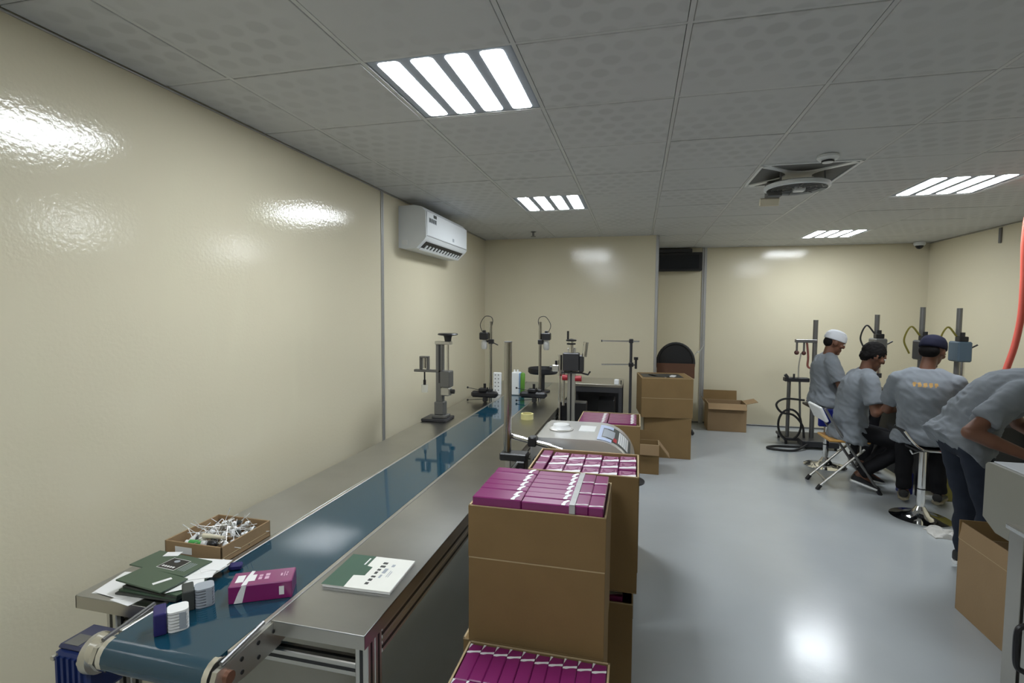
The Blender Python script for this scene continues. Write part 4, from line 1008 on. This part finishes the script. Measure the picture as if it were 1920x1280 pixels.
part(q, 'arm', M_grey, lambda b: (b.box((1.90, 6.97, 1.27), (2.14, 7.03, 1.31), .004), b.cyl((1.92, 7.0, 1.16), (1.92, 7.0, 1.28), .012), b.cyl((2.0, 7.0, 1.16), (2.0, 7.0, 1.28), .012)))
part(q, 'nozzle', mat('rust_knob', (.10, .035, .03), .5), lambda b: (b.ell((1.92, 7.0, 1.145), (.028, .028, .028)), b.ell((2.0, 7.0, 1.14), (.026, .026, .026))), True)
part(q, 'red_line', mat('dull_red_line', (.30, .10, .08), .5), lambda b: b.tube(spline([(2.03, 7.0, 1.28), (2.05, 7.0, 1.10), (2.05, 7.0, .98), (2.10, 7.0, .95)]), .012, 6), True)
part(q, 'pipe', M_alu, lambda b: b.tube(spline([(1.97, 7.0, 1.14), (1.95, 7.0, .98), (1.95, 7.0, .84)]), .008, 6), True)
def loop(c, rx, rz, n=28): return [(c[0] + rx * math.cos(2 * PI * k / n), c[1], c[2] + rz * math.sin(2 * PI * k / n)) for k in range(n)]
part(q, 'hose', M_rubber, lambda b: b.tube(loop((1.86, 6.96, .25), .13, .19), .013, 8, True), True)
part(q, 'hose', M_rubber, lambda b: b.tube(spline([(2.02, 6.97, .56), (1.80, 6.96, .57), (1.70, 6.95, .50), (1.76, 6.95, .40), (1.90, 6.96, .37), (2.0, 6.95, .25), (2.02, 6.94, .10)]), .013, 8), True)
part(q, 'hose', M_rubber, lambda b: b.tube(spline([(2.1, 6.85, .09), (1.85, 6.62, .016), (1.62, 6.60, .016), (1.55, 6.68, .016), (1.70, 6.78, .016), (2.0, 6.78, .02)]), .014, 8), True)
part(q, 'gauge', M_chrome, lambda b: (b.cyl((2.05, 6.9, .60), (2.12, 6.88, .52), .022), b.ell((2.10, 6.88, .54), (.035, .03, .03))), True)

def bar_stool(label, x, y, seat_z, seat_m, swoop=True, blue=False):
    r_ = thing('bar_stool', label, 'stool', (x, y, 0))
    part(r_, 'base', M_chrome, lambda b: b.lathe([(.001, .001), (.20, .001), (.203, .010), (.15, .018), (.07, .040), (.045, .075), (.030, .10), (.001, .10)], (x, y, 0), 36), True)
    part(r_, 'pole', M_chrome, lambda b: b.cyl((x, y, .09), (x, y, seat_z - .03), .028, .024, 20), True)
    part(r_, 'pole_ring', M_black, lambda b: b.cyl((x, y, .235), (x, y, .245), .0285), True)
    part(r_, 'seat_mount', M_darkm, lambda b: b.box((x - .09, y - .09, seat_z - .045), (x + .09, y + .09, seat_z - .025), .004))
    part(r_, 'lever', M_chrome, lambda b: b.tube([(x - .02, y - .02, seat_z - .05), (x - .12, y - .10, seat_z - .06), (x - .14, y - .11, seat_z - .03)], .006), True)
    st = MB(); n = 14; rows_ = []
    for k in range(n + 1):
        t_ = k / n; xx = -.20 + .40 * t_
        zz = (max(0, (.35 - t_)) ** 2) * 1.1 if swoop else 0
        hw_ = .19 * (1 - .25 * abs(2 * t_ - 1) ** 3)
        rows_.append([Vector((x + xx, y - hw_, seat_z - .022 + zz)), Vector((x + xx, y + hw_, seat_z - .022 + zz)), Vector((x + xx, y + hw_, seat_z + zz)), Vector((x + xx, y - hw_, seat_z + zz))])
    st.ring_loft(rows_); st.build('seat', seat_m, r_)
    part(r_, 'seat_rim', M_chrome, lambda b: b.tube([rw[0] + Vector((0, -.006, .010)) for rw in rows_], .008), True)
    if blue:
        part(r_, 'blue_skirt', M_bluepl, lambda b: b.box((x - .15, y - .235, seat_z - .19), (x + .06, y - .20, seat_z - .005), .01))
        part(r_, 'skirt_rim', M_chrome, lambda b: b.tube([(x - .16, y - .22, seat_z), (x + .08, y - .22, seat_z)], .008), True)
    return r_
bar_stool('chrome bar stool with black swooped seat under the worker in the navy cap', 2.22, 4.68, .60, M_black)
bar_stool('chrome bar stool with blue skirt under the worker in the white cap', 1.975, 6.05, .66, M_black, False, True)

# folding chair
q = thing('folding_chair', 'metal folding chair with varnished yellow seat under the dark-haired worker', 'chair', (1.9, 5.36, 0))
for yy in (5.20, 5.50):
    part(q, 'back_leg', M_grey, lambda b: b.tube([(1.68, yy, .76), (1.76, yy, .62), (2.14, yy, .03)], .012, 8), True)
    part(q, 'front_leg', M_alu, lambda b: b.tube([(2.02, yy + .02, .40), (1.66, yy + .02, .03)], .011, 8), True)
    part(q, 'foot', M_black, lambda b: (b.cyl((2.125, yy, .05), (2.155, yy, .0), .018), b.cyl((1.675, yy + .02, .045), (1.645, yy + .02, .0), .018)))
    part(q, 'seat_bracket', M_alu, lambda b: b.tube([(1.98, yy, .455), (1.98, yy, .36)], .008), True)
part(q, 'seat', M_wood, lambda b: b.box((1.72, 5.19, .455), (2.06, 5.52, .478), .010, 2))
part(q, 'backrest', M_white, lambda b: b.box((1.655, 5.18, .63), (1.685, 5.52, .78), .012, 3, M=rot_at((1.67, 5.35, .7), -.45, 'Y')))
part(q, 'cross_bar', M_alu, lambda b: (b.cyl((2.10, 5.20, .09), (2.10, 5.50, .09), .008), b.cyl((1.72, 5.22, .09), (1.72, 5.52, .09), .008)), True)

# ================================================================== PEOPLE
def remesh(mb, voxel, name, m, smooth_it=5, disp=None):
    bmesh.ops.recalc_face_normals(mb.bm, faces=mb.bm.faces[:])
    me = bpy.data.meshes.new('tmp'); mb.bm.to_mesh(me); mb.bm.free()
    o = bpy.data.objects.new('tmp', me); COL.objects.link(o)
    r_ = o.modifiers.new('r', 'REMESH'); r_.mode = 'VOXEL'; r_.voxel_size = voxel
    s_ = o.modifiers.new('s', 'SMOOTH'); s_.factor = 0.5; s_.iterations = smooth_it
    dg = bpy.context.evaluated_depsgraph_get()
    out = bpy.data.meshes.new_from_object(o.evaluated_get(dg)); out.name = name
    bpy.data.objects.remove(o, do_unlink=True); bpy.data.meshes.remove(me)
    out.materials.clear(); out.materials.append(m)
    if disp:
        nrm = [v.normal.copy() for v in out.vertices]
        for v, nn in zip(out.vertices, nrm): v.co += nn * disp(v.co)
    for p in out.polygons: p.use_smooth = True
    return out
def ering(c, u, v, n=20):
    return [c + u * math.cos(2 * PI * k / n) + v * math.sin(2 * PI * k / n) for k in range(n)]

def hand(b, w, d, nrm, curl, side):
    """palm + five fingers; w wrist, d forearm direction, nrm palm normal, side = thumb direction"""
    d = d.normalized(); nrm = (nrm - d * nrm.dot(d)).normalized(); s = side * nrm.cross(d).normalized()
    palm0, palm1 = w + d * .005, w + d * .085
    rings = []
    for t_, hw_, th in ((0, .026, .019), (.3, .034, .018), (.7, .041, .016), (1.0, .040, .013)):
        c = palm0.lerp(palm1, t_); rings.append(ering(c, s * hw_, nrm * th, 12))
    b.ring_loft(rings)
    lens = (.072, .080, .075, .058)
    for k in range(4):
        base = palm1 + s * (.030 - k * .020) - d * (.004 * (k == 3) + .002 * (k == 0))
        a = curl; p = base; rr = .0092 - .0006 * k
        for seg_, f_ in enumerate((.45, .32, .23)):
            a_ = a * (.45 + .55 * seg_)
            dir_ = d * math.cos(a_) + nrm * math.sin(a_)
            q_ = p + dir_ * lens[k] * f_
            b.capsule(p, q_, rr, rr * .92, 8, 3); p = q_; rr *= .92
    p = w + d * .025 + s * .028
    d1 = (d * .65 + s * .62 + nrm * .35).normalized(); d2 = (d * .85 + s * .25 + nrm * .45).normalized()
    p1 = p + d1 * .040; p2 = p1 + d2 * .030
    b.capsule(p - d1 * .01, p1, .013, .011, 8, 3); b.capsule(p1, p2, .0105, .009, 8, 3)

def person(label, J, f, hf, hair, shirt_wr, legs_m, shoe_m, print_back=False, head_pitch=0.0, hips_w=.165, sole_m=None, belly=0.0):
    f = Vector(f).normalized(); J = {k: Vector(v) for k, v in J.items()}
    hf = Vector(hf).normalized()
    up = Vector((0, 0, 1))
    root = thing('person', label, 'person', (J['pelvis'].x, J['pelvis'].y, 0))
    right = f.cross(up).normalized()
    off = parent_off(root)
    def add(me, name, parent=root):
        for v in me.vertices: v.co -= off
        o = bpy.data.objects.new(name, me); COL.objects.link(o); o.parent = parent; return o
    # ---------- body
    b = MB()
    hr = hf.cross(up).normalized(); hu = hr.cross(hf).normalized()
    Mh = Matrix((hr, hf, hu)).transposed()
    hc = J['head']
    b.ell(hc + hu * .020, (.076, .096, .098), Mh); b.ell(hc - hu * .045 + hf * .022, (.056, .066, .072), Mh)      # skull, jaw
    b.ell(hc - hu * .022 + hf * .098, (.013, .017, .016), Mh, 10, 7); b.capsule(hc + hu * .015 + hf * .090, hc - hu * .018 + hf * .104, .009, .011, 8, 3)  # nose
    b.ell(hc + hu * .022 + hf * .086, (.050, .014, .010), Mh, 12, 7)                       # brow
    b.ell(hc - hu * .060 + hf * .084, (.024, .012, .007), Mh, 10, 6); b.ell(hc - hu * .074 + hf * .082, (.020, .012, .008), Mh, 10, 6)   # lips
    b.ell(hc - hu * .100 + hf * .070, (.026, .022, .018), Mh, 10, 6)                       # chin
    for s_ in (-1, 1):
        b.ell(hc + hr * (.078 * s_) - hu * .005 - hf * .004, (.010, .022, .032), Mh, 10, 7)     # ears
        b.ell(hc + hr * (.045 * s_) - hu * .02 + hf * .062, (.022, .022, .022), Mh, 10, 7)      # cheeks
    b.capsule(J['neck'] - (J['head'] - J['neck']) * .25, J['head'] - hu * .05 - hf * .015, .058, .052)
    tdir = (J['neck'] - J['pelvis']).normalized()
    def torso(b, g):
        p, n_ = J['pelvis'], J['neck']; ch = J['chest']
        fw = right.cross(tdir).normalized() * -1
        if fw.dot(f) < 0: fw = -fw
        def C(t_):
            return p * (1 - t_) ** 2 + (ch * 2 - (p + n_) / 2) * 2 * t_ * (1 - t_) + n_ * t_ ** 2
        sh = (J['shR'] - J['shL']).normalized()
        rings = []
        for t_, hw_, dp in ((-.16, hips_w * .80, .105), (-.04, hips_w, .125), (.12, hips_w * .97, .122 + belly), (.35, .152, .112 + belly), (.58, .166, .118), (.76, .178, .112), (.88, .168, .092), (.97, .120, .072), (1.03, .070, .062)):
            ax = right.lerp(sh, max(0, min(1, t_))).normalized()
            rings.append(ering(C(t_), ax * (hw_ + g), fw * (dp + g)))
        b.ring_loft(rings)
    torso(b, -.006)
    for S_ in 'RL':
        sg = 1 if S_ == 'R' else -1
        b.capsule(J['sh' + S_], J['el' + S_], .050, .040); b.capsule(J['el' + S_], J['el' + S_].lerp(J['wr' + S_], .35), .040, .042); b.capsule(J['el' + S_].lerp(J['wr' + S_], .35), J['wr' + S_], .041, .026)
        d = (J['wr' + S_] - J['el' + S_]).normalized()
        d = (d + Vector(J.get('hd' + S_, Vector((0, 0, 0))))).normalized()
        hand(b, J['wr' + S_], d, Vector(J.get('pn' + S_, Vector((0, 0, -1)))), .75, sg)
        b.capsule(J['hip' + S_], J['kn' + S_], .080, .056); b.capsule(J['kn' + S_], J['kn' + S_].lerp(J['an' + S_], .3), .054, .056); b.capsule(J['kn' + S_].lerp(J['an' + S_], .3), J['an' + S_], .055, .036)
        b.capsule(J['an' + S_], J['an' + S_].lerp(J['to' + S_], .7), .036, .030)
    add(remesh(b, .0068, 'body', M_skin, 3), 'body')
    for s_ in (-1, 1):
        e = MB(); e.ell(hc + hr * (.031 * s_) + hu * .004 + hf * .084, (.012, .010, .008), Mh, 10, 8)
        eo = e.build('eye', M_eye, root, True)
        e = MB(); e.ell(hc + hr * (.031 * s_) + hu * .004 + hf * .0925, (.005, .003, .005), Mh, 8, 6); e.build('iris', M_black, eo, True)
    # ---------- hair or cap
    b = MB()
    if hair == 'hair':
        b.ell(hc + hu * .038 - hf * .012, (.086, .100, .094), Mh); b.ell(hc - hu * .01 - hf * .055, (.070, .050, .065), Mh)
        for s_ in (-1, 1): b.ell(hc + hr * (.070 * s_) + hu * .02 - hf * .01, (.018, .045, .05), Mh)
        add(remesh(b, .008, 'hair', M_hair, 3, lambda co: .006 * noise.noise(co * 60)), 'hair')
    else:
        b.ell(hc - hu * .005 - hf * .05, (.072, .052, .06), Mh)
        add(remesh(b, .008, 'hair', M_hair, 3), 'hair')
        b = MB(); rings = []
        for t_, r_ in ((.022, 1.0), (.05, 1.0), (.085, .93), (.115, .72), (.130, .40), (.134, .1)):
            rings.append(ering(hc + hu * t_ - hf * .004, hr * (.088 * r_), hf * (.108 * r_), 24))
        b.ring_loft(rings)
        if hair == 'peak':
            b.ell(hc + hu * .035 + hf * .115, (.062, .065, .008), Mh)
        me = remesh(b, .007, 'cap', M_capw if hair == 'white' else M_capn, 3); add(me, 'cap')
    # ---------- shirt
    b = MB(); torso(b, .014)
    pel = J['pelvis']
    rings = []                                      # loose hem falling over the hips
    for t_, g in ((.05, .022), (-.08, .036), (-.20, .044), (-.235, .046)):
        c = pel + tdir * (t_ * (J['neck'] - pel).length)
        fw = right.cross(tdir); fw = fw if fw.dot(f) > 0 else -fw
        rings.append(ering(c, right * (hips_w + g), fw * (.125 + g)))
    b.ring_loft(rings)
    for S_ in 'RL':
        s0, e0 = J['sh' + S_], J['el' + S_]
        b.capsule(s0, s0.lerp(J['neck'], .55), .070, .070)
        b.capsule(s0, s0.lerp(e0, .25), .076, .074); b.cyl(s0, s0.lerp(e0, .74), .074, .072)
    ct, st = random.uniform(0, 50), 1.0
    def wr(co):
        p = co * 1.0
        a = noise.noise(Vector((p.x * 9 + ct, p.y * 9, p.z * 5))) * .010
        q_ = abs(noise.noise(Vector((p.x * 16 + p.z * 14, p.y * 16 - p.z * 10, p.z * 12 + ct)))) * -.016
        low = max(0, min(1, 1 - (p - pel).dot(tdir) / .35))
        return (a + q_) * (.55 + shirt_wr * low) + .004
    me = remesh(b, .0105, 'shirt', M_shirt, 3, wr)
    if print_back:
        me.materials.append(M_orange)
        cpt = J['chest'].lerp(J['neck'], .62)
        for p in me.polygons:
            co = p.center - cpt
            if co.dot(f) < -.05 and abs(co.dot(right)) < .075 and abs(co.z) < .016 and (int(co.dot(right) * 90 + 50) % 3): p.material_index = 1
    add(me, 'shirt')
    # collar
    # ---------- trousers
    b = MB()
    b.capsule(J['hipR'], J['hipL'], .092, .092); b.ell(J['pelvis'], (.125, .125, .10))
    for S_ in 'RL':
        b.capsule(J['hip' + S_], J['kn' + S_], .088, .068); b.capsule(J['kn' + S_], J['kn' + S_].lerp(J['an' + S_], .4), .069, .066); b.cyl(J['kn' + S_].lerp(J['an' + S_], .3), J['an' + S_].lerp(J['kn' + S_], .04), .066, .056)
    ct2 = random.uniform(0, 30)
    add(remesh(b, .011, 'trousers', legs_m, 3, lambda co: .010 * noise.noise(Vector((co.x * 10 + ct2, co.y * 10, co.z * 14)))), 'trousers')
    # ---------- shoes
    for S_ in 'RL':
        an, to = J['an' + S_], J['to' + S_]
        dv = to - an; fl = Vector((dv.x, dv.y, 0)).normalized(); sd = fl.cross(up)
        heel = an - fl * .055 - up * .062; toe = to
        ax = (toe - heel); ln = ax.length; ax = ax.normalized(); nn = sd.cross(ax).normalized(); nn = nn if nn.z > 0 else -nn
        def shoe(g, z0, z1):
            bb = MB(); rings = []
            for t_, hw_, hh in ((-.02, .020, .55), (.02, .034, .95), (.25, .038, 1.0), (.45, .038, .80), (.70, .044, .55), (.90, .040, .42), (1.0, .022, .30)):
                c = heel + ax * (t_ * ln); w_ = hw_ + g
                rings.append([c + sd * (w_ * math.cos(a)) + nn * (z0 + ((z1 * hh if z1 > .03 else z1) - z0) * (.5 + .5 * math.sin(a))) for a in [2 * PI * k / 14 for k in range(14)]])
            bb.ring_loft(rings); return bb
        so = shoe(0, .012, .088).build('shoe', shoe_m, root, True)
        shoe(.004, -.008, .022).build('sole', sole_m or M_white, so, True)
    return root

person('seated worker in grey polo shirt and white cap, farthest left of the group',
    dict(pelvis=(1.945, 6.05, .765), chest=(1.935, 6.05, .98), neck=(1.965, 6.05, 1.185), head=(2.015, 6.05, 1.325), shR=(1.95, 5.885, 1.115), shL=(1.955, 6.215, 1.115),
         elR=(2.03, 5.83, .87), elL=(2.08, 6.26, .88), wrR=(2.24, 5.90, .93), wrL=(2.30, 6.16, .95), hipR=(1.97, 5.96, .735), hipL=(1.97, 6.14, .735),
         knR=(2.36, 5.93, .60), knL=(2.36, 6.17, .60), anR=(2.28, 5.93, .10), anL=(2.30, 6.17, .10), toR=(2.45, 5.92, .04), toL=(2.47, 6.18, .04), pnR=(0, .7, -.7), pnL=(0, -.7, -.7)),
    (1, 0, 0), (1, -.05, -.35), 'white', .8, M_black_cloth, M_black)
person('dark-haired worker in grey polo shirt hunched on the folding chair',
    dict(pelvis=(1.945, 5.34, .575), chest=(1.95, 5.33, .86), neck=(2.035, 5.31, 1.10), head=(2.085, 5.30, 1.245), shR=(2.005, 5.14, 1.03), shL=(2.015, 5.49, 1.03),
         elR=(2.03, 5.06, .765), elL=(2.12, 5.55, .78), wrR=(2.15, 5.12, .89), wrL=(2.30, 5.42, .90), hipR=(1.96, 5.25, .55), hipL=(1.96, 5.43, .55),
         knR=(2.36, 5.20, .47), knL=(2.36, 5.47, .47), anR=(1.99, 5.26, .155), anL=(2.12, 5.46, .13), toR=(2.15, 5.22, .03), toL=(2.28, 5.46, .03), hdR=(.3, .3, .5), pnR=(.2, .9, 0), pnL=(0, -.7, -.7)),
    (1, 0, 0), (1, 0, -.45), 'hair', 1.0, M_black_cloth, M_black)
person('worker in navy cap seen from behind, orange print on grey shirt back',
    dict(pelvis=(2.20, 4.66, .715), chest=(2.19, 4.655, .93), neck=(2.225, 4.70, 1.175), head=(2.275, 4.74, 1.33), shR=(2.375, 4.605, 1.09), shL=(2.06, 4.76, 1.09),
         elR=(2.45, 4.64, .83), elL=(2.05, 4.90, .83), wrR=(2.54, 4.88, .85), wrL=(2.28, 5.02, .86), hipR=(2.29, 4.63, .69), hipL=(2.12, 4.71, .69),
         knR=(2.48, 5.02, .57), knL=(2.27, 5.09, .56), anR=(2.50, 5.00, .10), anL=(2.27, 5.06, .10), toR=(2.60, 5.14, .04), toL=(2.34, 5.21, .04), pnR=(-.5, .3, -.6), pnL=(.5, -.3, -.6)),
    (.43, .9, 0), (.75, .65, -.3), 'navy', 1.0, M_black_cloth, M_black, print_back=True, sole_m=mat('tan_sole', (.25, .22, .15), .7))
person('standing worker in grey shirt and dark jeans bending forward at the right edge',
    dict(pelvis=(1.90, 3.55, .915), chest=(2.00, 3.55, 1.12), neck=(2.23, 3.55, 1.265), head=(2.375, 3.55, 1.285), shR=(2.035, 3.36, 1.195), shL=(2.135, 3.74, 1.185),
         elR=(1.765, 3.27, .985), elL=(2.30, 3.80, .95), wrR=(2.00, 3.18, .885), wrL=(2.42, 3.62, .85), hipR=(1.89, 3.46, .87), hipL=(1.89, 3.65, .87),
         knR=(1.985, 3.45, .48), knL=(2.00, 3.70, .48), anR=(1.935, 3.45, .10), anL=(2.06, 3.80, .10), toR=(2.11, 3.43, .04), toL=(2.23, 3.82, .04), pnR=(0, .3, -.9), pnL=(0, -.3, -.9)),
    (1, 0, 0), (.85, 0, -.6), 'hair', .9, M_jeans, M_black, hips_w=.175, belly=.012)

bpy.context.view_layer.update()
